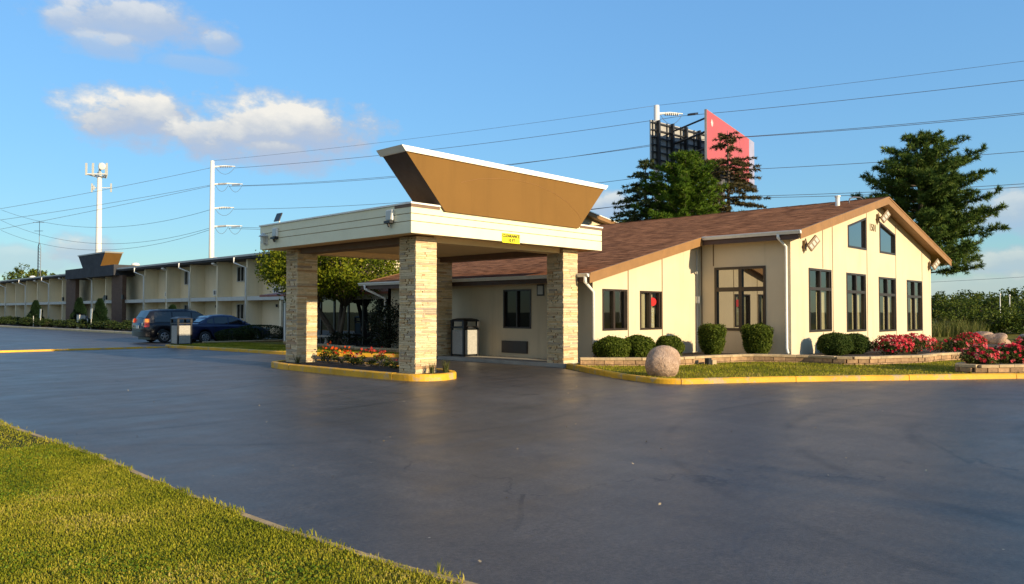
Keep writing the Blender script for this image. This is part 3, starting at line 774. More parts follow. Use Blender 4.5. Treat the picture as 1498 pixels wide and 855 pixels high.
b = MB(); b.box(CX0 - .15, CX0 - .05, 20.67, 20.77, 3.66, 3.86); b.build('lens', MT['lens'], ln)
b = MB(); b.box(CX0 - .05, CX0 - .001, 20.64, 20.8, 3.62, 3.859); b.build('back_plate', MT['motel_trim'], ln)
sl = empty('solar_panel', (11.35, 20.25, 4.225), 'small dark solar panel tilted up on the canopy roof corner', 'solar panel')
b = MB(); b.obox((11.33, 20.25, 4.41), V3((.0, .15, 0)), V3((.05, 0, .12)), V3((.012, 0, -.006))); b.build('panel', MT['dark_metal'], sl)
b = MB(); b.tube([(11.38, 20.25, 4.225), (11.36, 20.25, 4.36)], .018, 6); b.build('stand', MT['white'], sl)

# ------------------------------------------------------------------ lobby building
WX, LWY, RWX, RWY, ENDY, RX = 18.62, 14.3, 25.05, 10.85, 24.6, 41.4
RIDGE_X = 33.5
def roof_z(x): return 2.80 + .2325 * (x - 18.0) if x < RIDGE_X else 2.80 + .2325 * (RIDGE_X - 18.0) - .229 * (x - RIDGE_X)
lobby = empty('lobby_building', (26, 17, 0), 'cream stucco motel lobby with brown shingled gable roof and tall dark framed windows', 'building')
def mk_top(kn, off):
    f = lambda a: roof_z(a) - off
    f.knots = kn; return f
flat = lambda h: (lambda a: h)
jt = lambda xs, zb=.1: [(x, zb, roof_z(x) - .32) for x in xs]
# left-hand gable wall
LWwin = [rect(19.10, 20.43, 1.05, 2.36), rect(21.17, 22.47, 1.04, 2.34)]
wall('wall', (0, LWY), (1, 0), (0, -1), WX, RWX, .0, mk_top([], .12), LWwin, [MT['stucco'], MT['groove']], lobby, joints=jt((20.50, 22.53)))
# wall of the right wing that faces the drive
BW = rect(-13.68, -11.73, .97, 3.24)
wall('wall', (RWX, 0), (0, -1), (-1, 0), -LWY, -RWY - .201, .0, flat(4.28), [BW], [MT['stucco'], MT['groove']], lobby, joints=((-13.72, 3.3, 4.2), (-13.72, .1, .93), (-14.2, .1, 4.2)))
# tall front gable
sc = RWY / 10.7
Z = lambda z: 1.65 + (z - 1.65) * sc
tall = []
for x0, x1, z0, z1 in ((26.17, 28.2, .93, 3.17), (29.7, 31.78, .87, 3.135), (33.33, 35.46, .805, 3.095), (37.05, 39.3, .75, 3.08)):
    tall.append(rect(x0 * sc, x1 * sc, Z(z0), Z(z1)))
U1 = [(29.9 * sc, Z(4.11)), (31.87 * sc, Z(4.11)), (31.87 * sc, Z(5.43)), (29.9 * sc, Z(4.96))]
U2 = [(33.49 * sc, Z(4.1)), (35.5 * sc, Z(4.1)), (35.5 * sc, Z(5.0)), (33.49 * sc, Z(5.42))]
J = [27.44 * sc, 28.36 * sc, 31.97 * sc, 35.56 * sc, 39.4 * sc]
jn = jt(J[1:], .1) + [(J[0], .1, Z(.9)), (J[0], Z(3.2), roof_z(J[0]) - .32)]
wall('wall', (0, RWY), (1, 0), (0, -1), RWX + .001, RX, .0, mk_top([RIDGE_X], .12), tall + [U1, U2], [MT['stucco'], MT['groove']], lobby, joints=jn)
# long wall behind the drop-off
MW = rect(-18.13, -16.85, 1.08, 2.39); DOOR = rect(-16.13, -15.05, .12, 2.40)
wall('wall', (WX, 0), (0, -1), (-1, 0), -ENDY, -LWY - .2, .0, flat(2.86), [MW, DOOR], [MT['stucco'], MT['groove']], lobby)
wall('wall', (0, ENDY), (-1, 0), (0, 1), -RX, -WX, .0, lambda a: min(roof_z(-a), roof_z(RIDGE_X)) - .2, [], [MT['stucco'], MT['groove']], lobby)
wall('wall', (RX, 0), (0, 1), (1, 0), RWY + .2, ENDY - .2, .0, flat(4.3), [], [MT['stucco'], MT['groove']], lobby)
b = MB(); b.box(WX + .21, RX - .21, LWY + .01, ENDY - .21, -.05, .12); b.box(RWX + .21, RX - .21, RWY + .21, LWY + .009, -.05, .12); b.build('interior_floor', MT['interior'], lobby)

win = lambda o, u, n, p, **k: window(lobby, o, u, n, p, **k)
w = win((0, LWY), (1, 0), (0, -1), LWwin[0], mulls=((19.72, .09),), glass='glass', bars=((20.32, 1.1, 2.3, .05),), curtains=((19.2, 19.45, 1.1, 2.3, .35),))
w = win((0, LWY), (1, 0), (0, -1), LWwin[1], mulls=((21.78, .11),), glass='glass', bars=((22.36, 1.1, 2.28, .06),), curtains=((21.22, 21.72, 1.08, 2.3, .16), (21.86, 22.2, 1.08, 2.3, .18)))
win((RWX, 0), (0, -1), (-1, 0), BW, mulls=((-12.68, .13),), trans=((2.44, .15),), glass='glass_hi', fw=.09)
for i, p in enumerate(tall):
    a0, a1, z0, z1 = p[0][0], p[1][0], p[0][1], p[2][1]; zt = z1 - (z1 - z0) * .32; am = (a0 + a1) / 2
    cu = [(am + .1, a1 - .12, z0 + .06, zt - .04, .2)]
    if i in (0, 3): cu.append((a0 + .08, am - .1, z0 + .06, z1 - .08, .55))
    win((0, RWY), (1, 0), (0, -1), p, mulls=((am, .12),), trans=((zt, .11),), fw=.075, curtains=cu, bars=((a1 - .14, z0 + .08, z1 - .08, .05), (a0 + .12, z0 + .08, zt, .04)))
for p in (U1, U2): win((0, RWY), (1, 0), (0, -1), p, glass='glass_hi', fw=.08)
win((WX, 0), (0, -1), (-1, 0), MW, glass='glass_dark', mulls=((-17.5, .05),), fw=.05)
d = window(lobby, (WX, 0), (0, -1), (-1, 0), DOOR, glass='glass_dark', fw=.09, name='door', proud=.04)
b = MB(); b.tube([(WX - .08, 15.2, .95), (WX - .08, 15.2, 1.25)], .015, 8); b.build('handle', MT['rim'], d)
# heater grille below the window
b = MB(); b.box(WX - .05, WX + .1, 17.0, 18.18, .25, .66)
for i in range(11): b.box(WX - .062, WX - .051, 17.03, 18.15, .28 + i * .034, .30 + i * .034)
b.build('heater_grille', MT['frame'], lobby)

# roof: two slopes, the left one stepping out over the left wing
def slope_uv(x, y): return (y, x * 1.027)
RT = .16
b = MB(); yF, yL, yB = RWY - .5, LWY - .35, ENDY + .95
xE, xE2, xR = 18.0, 24.66, 43.0
def rq(pts):
    b.face([(x, y, roof_z(x)) for x, y in pts], 0, [slope_uv(x, y) for x, y in pts])
rq([(xE, yL), (xE2, yL), (xE2, yB), (xE, yB)]); rq([(xE2, yF), (RIDGE_X, yF), (RIDGE_X, yB), (xE2, yB)]); rq([(RIDGE_X, yF), (xR, yF), (xR, yB), (RIDGE_X, yB)])
roof = b.build('roof', MT['shingle'], lobby, recalc=False)
b = MB()
for i in range(46):     # ridge cap shingles
    y = yF + .02 + i * (yB - yF - .2) / 46; z = roof_z(RIDGE_X) + .012 + (i % 2) * .004
    for s in (-1, 1):
        b.face([(RIDGE_X, y, z + .006), (RIDGE_X, y + .34, z), (RIDGE_X + s * .16, y + .34, z - .037), (RIDGE_X + s * .16, y, z - .031)], 0, [(i * .34, .02), (i * .34 + .3, .02), (i * .34 + .3, .14), (i * .34, .14)])
b.build('ridge_cap', MT['shingle'], roof)
# soffit under the slopes
b = MB()
def under(x0, x1, y0, y1):
    b.prism([(x0, y0, roof_z(x0) - RT), (x1, y0, roof_z(x1) - RT), (x1, y1, roof_z(x1) - RT), (x0, y1, roof_z(x0) - RT)], [(x0, y0, roof_z(x0) - .02), (x1, y0, roof_z(x1) - .02), (x1, y1, roof_z(x1) - .02), (x0, y1, roof_z(x0) - .02)])
under(xE + .03, xE2 + .002, yL + .03, yB - .03); under(xE2 + .003, RIDGE_X, yF + .03, yB - .03); under(RIDGE_X + .001, xR - .03, yF + .03, yB - .03)
b.build('soffit', MT['rake'], roof)
def rake(x0, x1, y, h=.30, t=.035, nm='fascia', m='rake'):
    q = MB(); c = .03
    q.prism([(x0, y - t, roof_z(x0) - h), (x1, y - t, roof_z(x1) - h), (x1, y, roof_z(x1) - h), (x0, y, roof_z(x0) - h)], [(x0, y - t, roof_z(x0) + c - .05), (x1, y - t, roof_z(x1) + c - .05), (x1, y, roof_z(x1) + c - .05), (x0, y, roof_z(x0) + c - .05)])
    q.prism([(x0, y - t - .02, roof_z(x0) - .045), (x1, y - t - .02, roof_z(x1) - .045), (x1, y + .02, roof_z(x1) - .045), (x0, y + .02, roof_z(x0) - .045)], [(x0, y - t - .02, roof_z(x0) + .012), (x1, y - t - .02, roof_z(x1) + .012), (x1, y + .02, roof_z(x1) + .012), (x0, y + .02, roof_z(x0) + .012)])
    return q.build(nm, MT[m], roof)
rake(xE - .02, xE2 + .25, yL); rake(xE2 - .02, RIDGE_X, yF); rake(RIDGE_X + .001, xR + .02, yF)
# white-topped trim at the far end of the ridge
rake(xE, RIDGE_X, yB + .036, .24); rake(RIDGE_X + .001, xR, yB + .036, .24)
b = MB(); b.box(xE - .03, xE - .0, yL + .04, yB, roof_z(xE) - .26, roof_z(xE) - .02); b.build('fascia', MT['brown'], roof)
b = MB(); b.box(xE2 - .03, xE2 - .0, yF + .04, yL - .04, roof_z(xE2) - .30, roof_z(xE2) - .02); b.build('fascia', MT['brown'], roof)
gutter_mb((xE - .031, yL - .02, roof_z(xE) - .005), (xE - .031, yB + .05, roof_z(xE) - .005), (-1, 0), .11, .11).build('gutter', MT['white'], roof)
gutter_mb((xE2 - .031, yF - .06, roof_z(xE2) - .005), (xE2 - .031, yL - .06, roof_z(xE2) - .005), (-1, 0), .12, .12).build('gutter', MT['white'], roof)
# downspouts
z = roof_z(xE2)
downspout_mb([(xE2 - .08, RWY + .22, z - .1), (xE2 - .08, RWY + .22, z - .22), (RWX - .09, RWY + .12, z - .5), (RWX - .09, RWY + .12, .42), (RWX - .13, RWY + .08, .32), (RWX - .32, RWY - .02, .27)], .05).build('downspout', MT['white'], lobby, smooth=True)
z = roof_z(xE)
downspout_mb([(xE - .08, LWY - .25, z - .1), (xE - .08, LWY - .25, z - .26), (WX - .09, LWY - .09, z - .55), (WX - .09, LWY - .09, .3)], .05).build('downspout', MT['white'], lobby, smooth=True)
downspout_mb([(xE - .08, yB - .35, z - .1), (xE - .08, yB - .35, z - .24), (WX - .07, ENDY + .10, z - .62), (WX - .07, ENDY + .10, .2)], .055).build('downspout', MT['white'], lobby, smooth=True)
# grey conduit by the inner corner and a tap pipe
b = MB(); b.tube([(24.82, LWY - .03, .2), (24.82, LWY - .03, 3.9)], .022, 6); b.box(24.74, 24.9, LWY - .09, LWY - .001, 1.95, 2.2); b.build('conduit', MT['motel_trim'], lobby)
b = MB(); b.tube([(24.9, 14.0, .1), (24.9, 14.0, .75), (25.04, 14.0, .82)], .035, 6); b.build('pipe', MT['dark_metal'], lobby)
# roof vents
b = MB(); vx, vy = 31.75, 11.75; b.tube([(vx, vy, roof_z(vx) - .1), (vx, vy, roof_z(vx) + .38)], .09, 12); b.tube([(vx, vy, roof_z(vx) + .36), (vx, vy, roof_z(vx) + .41)], .12, 12); b.build('vent_pipe', MT['white'], roof)
b = MB(); b.tube([(32.3, 11.5, roof_z(32.3) - .05), (32.4, 11.5, roof_z(32.3) + .20), (32.7, 11.45, roof_z(32.3) + .30), (33.2, 11.35, roof_z(32.3) + .33), (33.4, 11.3, roof_z(32.3) + .24)], .028, 8); b.build('vent_pipe', MT['insulator'], roof, smooth=True)

# flood lights on the front gable
def led_flood(x, z, label, group):
    e = empty('flood_light', (x, RWY - .001, z), label, 'light', group)
    b = MB(); b.box(x - .17, x - .03, RWY - .10, RWY - .002, z - .22, z + .14); b.tube([(x - .1, RWY - .08, z), (x - .02, RWY - .26, z + .02)], .03, 8); b.build('bracket', MT['bronze'], e, bevel=.01)
    ax = V3((.6, -.25, .62)).normalized(); nn = V3((-.45, -.8, -.12)); nn = (nn - ax * nn.dot(ax)).normalized(); sd = ax.cross(nn)
    c = V3((x + .05, RWY - .3, z + .04)); b = MB(); b.obox(c, ax * .27, sd * .15, nn * .035); h = b.build('lamp_head', MT['bronze'], e, bevel=.01)
    for k in (-1, 0, 1):
        b = MB(); b.obox(c + ax * .17 * k + nn * .037, ax * .058, sd * .085, nn * .004); b.build('lens', MT['lens'], h)
led_flood(26.2, 3.98, 'bronze flood light with three pale lenses below the left end of the gable roof', 'gable lights')
led_flood(33.75, 5.60, 'bronze flood light with three pale lenses under the gable peak above the house number', 'gable lights')
led_flood(41.1, 3.92, 'bronze flood light with three pale lenses at the right corner of the gable wall', 'gable lights')
t = text_obj('house_number', '1501', .42, MT['ink_brown'], (33.15, RWY - .01, 5.12), (1, 0, 0), (0, -1, 0), None, .006)
tag(t, 'bronze house number 1501 on the cream wall just below the middle gable flood light', 'number')
sgn = empty('wall_sign', (WX, 16.43, 2.34), 'small framed pale notice on the wall between the dark window and the door', 'sign')
b = MB(); b.box(WX - .03, WX - .001, 16.28, 16.58, 2.16, 2.54); b.build('frame', MT['frame'], sgn)
b = MB(); b.box(WX - .034, WX - .031, 16.32, 16.54, 2.21, 2.49); b.build('notice', MT['motel_trim'], sgn)
ws = empty('window_sign', (22.0, LWY + .09, 1.3), 'red sign hung above a strip of upright white letters inside the curtained window', 'sign')
b = MB(); b.lathe([(0.005, -.012), (.17, -.012), (.17, .012), (.005, .012)], 22)
b.v = [(22.05 + x * 1.35, LWY + .085 + zz, 1.98 + y * .85) for x, y, zz in b.v]; b.build('red_disc', MT['red_neon'], ws)
b = MB(); b.box(21.9, 22.16, LWY + .082, LWY + .092, 1.1, 1.78); b.build('banner', MT['curtain'], ws)
for i, ch in enumerate('OPEN'): text_obj('letter', ch, .17, MT['letter_white'], (22.03, LWY + .078, 1.68 - i * .165), (1, 0, 0), (0, -1, 0), ws, .004)

# glazed link between lobby and motel
link = empty('glass_link', (20.2, 30, 0), 'low glazed passage with dark mullions linking the lobby to the motel behind the tree', 'building')
LX = 20.05
b = MB(); b.box(LX - .02, LX + .14, ENDY + .22, 35.0, .0, .14); b.build('sill', MT['concrete'], link)
for i in range(10):
    y = ENDY + .3 + i * 1.15
    b = MB(); b.box(LX, LX + .1, y - .05, y + .05, .14, 2.2); b.build('mullion', MT['frame'], link)
    if i < 9:
        b = MB(); b.box(LX + .04, LX + .05, y + .05, y + 1.10, .14, 2.2); b.build('pane', MT['glass_link'], link)
b = MB(); b.box(LX - .06, LX + .16, ENDY + .22, 35.0, 2.2, 2.46); b.build('lintel', MT['motel_trim'], link)
b = MB(); b.prism([(LX - .6, ENDY + .98, 2.40), (26, ENDY + .98, 3.3), (26, 36.6, 3.3), (LX - .6, 36.6, 2.40)], [(LX - .6, ENDY + .98, 2.5), (26, ENDY + .98, 3.4), (26, 36.6, 3.4), (LX - .6, 36.6, 2.5)]); b.build('roof', MT['red_tile'], link)
b = MB(); b.box(LX, LX + .14, 35.05, 35.22, .0, 2.40); b.build('post', MT['white'], link)
b = MB(); b.box(LX + 1.8, LX + 1.9, ENDY + .22, 36, .0, 2.39); b.build('back_wall', MT['interior'], link)

# gable end of a building behind
rear = empty('rear_wing', (43, 44, 0), 'cream gable end of a building showing above the lobby roof behind the canopy', 'building')
def rz_(x): return 9.58 - .154 * (x - 45.45)
b = MB(); b.prism([(43, 36.6, 0), (49.6, 36.6, 0), (49.6, 52, 0), (43, 52, 0)], [(43, 36.6, rz_(43) - .35), (49.6, 36.6, rz_(49.6) - .35), (49.6, 52, rz_(49.6) - .35), (43, 52, rz_(43) - .35)]); b.build('wall', MT['stucco'], rear)
def slab_(x0, x1, y0, y1, o0, o1):
    q = MB(); q.prism([(x0, y0, rz_(x0) - o0), (x1, y0, rz_(x1) - o0), (x1, y1, rz_(x1) - o0), (x0, y1, rz_(x0) - o0)], [(x0, y0, rz_(x0) - o1), (x1, y0, rz_(x1) - o1), (x1, y1, rz_(x1) - o1), (x0, y1, rz_(x0) - o1)]); return q
rr = slab_(42.5, 50.5, 36.0, 52.4, .34, .075).build('roof', MT['rake'], rear); slab_(42.45, 50.55, 35.95, 52.45, .072, 0).build('roof_edge', MT['white_cap'], rr)

# ------------------------------------------------------------------ motel wing
MX, MB_X = 25.5, 26.6
motel = empty('motel_wing', (28, 80, 0), 'long two storey beige motel wing with balcony bays and upright dividing walls', 'building')
fins = [36.1, 40.65, 45.2, 49.75, 54.3, 58.85, 63.4, 67.95, 77.4, 81.0, 90.4, 94.95, 99.5, 104.05, 108.6, 113.1, 117.7, 122.2, 126.8, 131.4]
b = MB(); b.box(MB_X, MB_X + 9, 36.2, 136, .0, 5.30); b.build('wall', MT['motel_stucco'], motel)
b = MB(); b.box(MX - .45, MB_X + 9.3, 35.8, 136.4, 5.302, 5.55); b.build('roof', MT['dark_roof'], motel)
b = MB(); b.box(MX - .52, MX - .451, 35.75, 136.4, 5.44, 5.575); b.build('roof_edge', MT['motel_trim'], motel)
for y in fins:
    b = MB(); b.box(MX, MB_X - .001, y - .09, y + .09, .0, 5.30); b.box(MX - .02, MX - .001, y - .11, y + .11, .0, 5.29); b.build('dividing_wall', MT['motel_stucco'], motel)
spans = list(zip(fins[:-1], fins[1:]))
for s, e in spans:
    b = MB(); b.box(MX + .02, MB_X - .001, s + .092, e - .092, 2.45, 2.60); b.build('balcony', MT['motel_stucco'], motel)
    b = MB(); b.box(MX - .06, MX + .019, s + .092, e - .092, 2.42, 2.70); b.build('balcony_edge', MT['motel_trim'], motel)
for i, (s, e) in enumerate(spans):
    if e - s > 6: continue
    for lo in (0., 2.75):
        if i % 2 == 1:
            window(motel, (MB_X - .075, 0), (0, -1), (-1, 0), rect(-(s + 3.55), -(s + 2.45), 1.08 + lo, 2.2 + lo), glass='glass_dark', fw=.05, mulls=((-(s + 3.0), .05),), fmat='motel_trim', proud=.01, depth=.074)
        else:
            b = MB(); b.box(MB_X - .05, MB_X - .002, s + .5, s + 1.45, .12 + lo, 2.15 + lo); dd = b.build('door', MT['motel_trim'], motel)
            if lo:
                b = MB(); b.box(MB_X - .14, MB_X - .002, s + 1.75, s + 2.75, .12 + lo, .58 + lo); b.box(MB_X - .150, MB_X - .141, s + 1.95, s + 2.3, .2 + lo, .5 + lo, 1); b.box(MB_X - .150, MB_X - .141, s + 2.42, s + 2.6, .2 + lo, .5 + lo, 1); b.build('air_conditioner', [MT['white'], MT['dark_metal']], motel)
            else:
                b = MB(); b.tube([(MB_X - .14, s + 2.2, 1.95), (MB_X - .14, s + 2.2, 2.15)], .07, 8); b.build('wall_lamp', MT['dark_metal'], motel)
# gutter elbows and downspouts
for i, y in enumerate(fins):
    if i % 2 == 1:
        b = MB(); b.tube([(MX - .6, y + .75, 5.42), (MX - .6, y + .75, 5.05), (MX - .11, y, 4.72), (MX - .11, y, .15)], .055, 8); b.build('downspout', MT['white'], motel, smooth=True)
    elif i > 2:
        b = MB(); b.obox((MX - .2, y + .1, 5.12), V3((.16, .12, -.06)), V3((-.06, .1, 0)), V3((.02, 0, .05))); b.tube([(MX - .02, y, 5.05), (MX - .12, y, 5.12)], .04, 6); b.build('eave_lamp', MT['white'], motel)
# dark brick stair tower with its roof box and small pylon
def brick_pillar(y0, y1):
    b = MB(); x0, x1, z1 = MX - .3, MX + .06, 4.92
    for pts, uv in (([(x0, y0, 0), (x1, y0, 0), (x1, y0, z1), (x0, y0, z1)], [(0, 0), (x1 - x0, 0), (x1 - x0, z1), (0, z1)]), ([(x0, y1, 0), (x0, y0, 0), (x0, y0, z1), (x0, y1, z1)], [(y1, 0), (y0, 0), (y0, z1), (y1, z1)]), ([(x1, y1, 0), (x0, y1, 0), (x0, y1, z1), (x1, y1, z1)], [(0, 0), (1, 0), (1, z1), (0, z1)])):
        b.face(pts, 0, uv)
    return b
for y0, y1 in ((72.35, 75.0), (85.2, 88.2)): brick_pillar(y0, y1).build('brick_pillar', MT['motel_brick'], motel, recalc=False)
b = MB(); b.box(MX - .75, MB_X + 1.5, 73.2, 86.95, 4.93, 5.9); b.build('tower_fascia', MT['dark_roof'], motel)
p = pylon(78.3, 83.2, 77.0, 84.6, -26.8, -25.25, 5.9, 7.2, motel, [MT['dark_roof'], MT['tan']], .12, MT['motel_trim'])
# the pylon was laid along X: turn it to run along the wing, with tan ends
for o in (p, p.children[0]):
    for v in o.data.vertices:
        w_ = v.co + V3((28, 80, 0)); v.co = V3((-w_.y, w_.x, w_.z)) - V3((28, 80, 0))
for f in p.data.polygons:
    if abs(f.normal.y) > .3 or abs((f.center.y + 80) - 77.6) < .5: f.material_index = 1
bm = bmesh.new(); bm.from_mesh(p.data); bmesh.ops.recalc_face_normals(bm, faces=bm.faces); bm.to_mesh(p.data); bm.free()
b = MB(); b.prism([(MX - .1, 77.6, 2.55), (MX + .05, 77.6, 2.55), (MX + .05, 80.85, .3), (MX - .1, 80.85, .3)], [(MX - .1, 77.6, 3.2), (MX + .05, 77.6, 3.2), (MX + .05, 80.85, .95), (MX - .1, 80.85, .95)]); b.build('stair', MT['dark_metal'], motel)
for y in (76.2, 88.9, 72.0):
    b = MB(); b.box(MX - .45, MX - .301, y - .15, y + .15, 2.75, 3.15); b.build('wall_lamp', MT['dark_metal'], motel)
for x, y in ((28.0, 79.3), (28.0, 111.5), (27.2, 74.8), (29, 62)):
    b = MB(); b.lathe([(.26, 0), (.26, .35), (.36, .35), (.36, .55), (.22, .66), (.02, .7)], 16, (x, y, 5.55)); b.build('roof_vent', MT['white'], motel, smooth=False)
# ------------------------------------------------------------------ retaining walls
def block_wall(name, line, zb, zt, label, cat='planter wall', rows=2, capw=.24, bl=.30, cap=.075, seed=1, group=None):
    r = random.Random(seed)
    P = [V3((x, y, 0)) for x, y in line]; seg = [(P[i + 1] - P[i]).length for i in range(len(P) - 1)]; tot = sum(seg)
    def at(s):
        s = max(0, min(tot, s))
        for i, l in enumerate(seg):
            if s <= l or i == len(seg) - 1: return P[i] + (P[i + 1] - P[i]) * (s / l)
            s -= l
    o = empty(name, (P[0].x, P[0].y, zb), label, cat, group)
    b = MB(); h = (zt - cap - zb) / rows; c = MB()
    for k in range(rows):
        s = -r.uniform(0, bl)
        while s < tot:
            a, e = max(s, 0), min(s + bl * r.uniform(.85, 1.15), tot); s = e if e > s else s + bl
            if e - a < .04: continue
            p, q = at(a + .004), at(e - .004); d = (q - p).normalized(); nn = V3((-d.y, d.x, 0)); m = (p + q) / 2 + nn * r.uniform(-.01, .012)
            b.obox((m.x, m.y, zb + h * (k + .5)), d * ((q - p).length / 2), nn * .1, V3((0, 0, h / 2 - .004)), 0, r.random())
    s = 0
    while s < tot:
        e = min(s + .42 * r.uniform(.9, 1.1), tot)
        p, q = at(s + .002), at(e - .002); d = (q - p).normalized(); nn = V3((-d.y, d.x, 0)); m = (p + q) / 2
        c.obox((m.x, m.y, zt - cap / 2 + r.uniform(-.004, .004)), d * ((q - p).length / 2), nn * capw / 2, V3((0, 0, cap / 2)), 0, r.random()); s = e
    b.build('blocks', MT['block'], o, bevel=.008); c.build('cap', MT['cap'], o, bevel=.01)
    return o
k = 1.013
PW = smooth_line([(x * k, y * k) for x, y in [(16.86, 13.41), (17.15, 13.11), (17.55, 12.69), (18.17, 12.03), (19.09, 11.52), (20.14, 11.33), (21.05, 11.12), (21.75, 10.85), (22.12, 10.3), (22.42, 9.65), (22.62, 9.05), (22.5, 8.3), (22.93, 7.72), (24.0, 7.3), (24.75, 6.85), (25.6, 6.8), (26.5, 6.72), (28.3, 6.08), (33, 4.7)]], 4)
block_wall('planter_wall', PW, .02, .335, 'long low tan block wall curving round the shrubs in front of the cream lobby', seed=4)
kd = lambda s_, d_: (19.4 + s_ * .79 + d_ * .613, 6.0 - s_ * .613 + d_ * .79)      # along and behind the straight yellow kerb
PR = smooth_line([kd(*q) for q in ((3.1, 1.25), (2.75, 1.05), (2.5, .8), (2.48, .56), (2.62, .40), (2.95, .34), (3.7, .34), (5.2, .34), (8.5, .34))], 4)
block_wall('planter_wall', PR, .02, .325, 'short tan block wall with rounded end right behind the yellow kerb, under red roses', seed=8)
rb = poly_sheet('mulch_bed', [kd(*q) for q in ((3.1, 1.2), (2.75, .98), (2.58, .78), (2.6, .6), (2.7, .5), (3.0, .43), (3.7, .43), (5.2, .43), (8.5, .43), (8.5, 2.2), (4.5, 2.0))], .26, MT['mulch'], .2); tag(rb, kind='structure')
b = MB(); b.box(-.11, .11, -.10, .10, 0, .2, 0, .1)
lf = empty('spot_light', (19.95, 11.13, .1), 'small dark box spotlight on the lawn against the planter wall right of the boulder', 'light')
b = MB(); b.box(19.82, 19.98, 11.02, 11.16, .11, .3); b.build('housing', MT['dark_metal'], lf, bevel=.01)
b = MB(); b.box(20.0, 20.24, 11.0, 11.1, .09, .24); b.build('block', MT['cap'], lf, bevel=.01)

# ------------------------------------------------------------------ boulders
def boulder(name, loc, sx, sy, sz, seed, label, group=None, rz=0., flat=.25):
    bm = bmesh.new(); bmesh.ops.create_icosphere(bm, subdivisions=5, radius=1.); r = np.random.default_rng(seed)
    ph = r.uniform(0, 6, (6, 3)); fr = r.uniform(.8, 2.4, (6, 3)); am = r.uniform(.03, .06, 6)
    for v in bm.verts:
        d = sum(am[i] * math.sin(fr[i] @ np.array(v.co) * 1.6 + ph[i, 0]) for i in range(6))
        d += .012 * math.sin(v.co.x * 17 + ph[0, 1]) * math.sin(v.co.y * 15 + ph[1, 1]) * math.sin(v.co.z * 16 + ph[2, 1])
        v.co *= 1 + d
        if v.co.z < -1 + flat: v.co.z = -1 + flat - (.02)
    for v in bm.verts: v.co.x *= sx; v.co.y *= sy; v.co.z = (v.co.z + 1 - flat) * sz
    me = bpy.data.meshes.new(name); bm.to_mesh(me); bm.free(); me.materials.append(MT['granite'])
    me.polygons.foreach_set('use_smooth', [True] * len(me.polygons))
    o = bpy.data.objects.new(name, me); COL.objects.link(o); o.location = loc; o.rotation_euler = (0, 0, rz)
    return tag(o, label, 'boulder', group)
boulder('boulder', (15.75, 9.99, .085), .45, .43, .40, 5, 'big rounded pinkish granite boulder on the lawn right behind the yellow kerb corner', flat=.2)
boulder('boulder', (43.0, 9.0, .05), .75, .6, .36, 11, 'grey leaning boulder, left of the two behind the farthest red roses', rz=.5)
boulder('boulder', (40.9, 8.05, .05), .62, .55, .34, 17, 'paler tan boulder, right and front of the two behind the farthest red roses', rz=1.2)
boulder('boulder', (50, 8.3, .05), .8, .5, .22, 23, 'low pale boulder alone on the back lawn at the far right', rz=.2)

# ------------------------------------------------------------------ litter bins
def make_bin():
    o = empty('litter_bin', (0, 0, 0), 'x', 'litter bin')
    s = .31; H = .93
    b = MB()
    for x in (-s, s):
        for y in (-s, s): b.box(x - .035, x + .035, y - .035, y + .035, .0, H + .02)
    b.box(-s + .036, s - .036, -s + .036, s - .036, .03, .88); b.build('frame', MT['black'], o, bevel=.006)
    for (x0, x1, y0, y1) in ((-s + .045, s - .045, -s - .03, -s + .02), (-s + .045, s - .045, s - .02, s + .03), (-s - .03, -s + .02, -s + .045, s - .045), (s - .02, s + .03, -s + .045, s - .045)):
        b = MB(); b.box(x0, x1, y0, y1, .07, .90); b.build('panel', MT['aggregate'], o, bevel=.006)
    b = MB(); w = s + .05
    b.box(-w, w, -w, w, H + .021, H + .09)
    for x in (-w + .05, w - .05):
        for y in (-w + .05, w - .05): b.box(x - .05, x + .05, y - .05, y + .05, H + .088, H + .26)
    prof = [(w + .01, H + .258), (w + .01, H + .29), (w - .05, H + .335), (w * .45, H + .375)]
    vs = []
    for q, z in prof: vs += [(-q, -q, z), (q, -q, z), (q, q, z), (-q, q, z)]
    b.mesh(vs, [(i * 4 + j, i * 4 + (j + 1) % 4, i * 4 + 4 + (j + 1) % 4, i * 4 + 4 + j) for i in range(3) for j in range(4)] + [(12, 13, 14, 15), (3, 2, 1, 0)])
    b.build('lid', MT['black'], o, bevel=.012)
    return o
bin1 = make_bin(); place(bin1, (15.0, 35.55, .10), .05)
bin1['label'] = 'pebble panel litter bin with black lid on the grass corner by the dark cars'
bin1['group'] = 'litter bins'
bin2 = copy_tree(bin1); place(bin2, (17.92, 19.32, .116), -.04)
bin2['label'] = 'square pebble panel litter bin with black lid under the canopy against the rear stone column'

bench = empty('concrete_bench', (19.3, 29.6, .1), 'pale concrete bench with flared legs in the shade under the tree', 'bench', rz=0)
b = MB(); b.box(18.75, 19.15, 29.0, 30.9, .50, .58); b.build('seat', MT['concrete'], bench, bevel=.015)
for y in (29.55, 30.5):
    b = MB(); b.lathe([(.16, 0), (.15, .05), (.08, .16), (.07, .3), (.12, .399)], 14, (18.95, y, .1)); b.build('leg', MT['concrete'], bench, smooth=True)

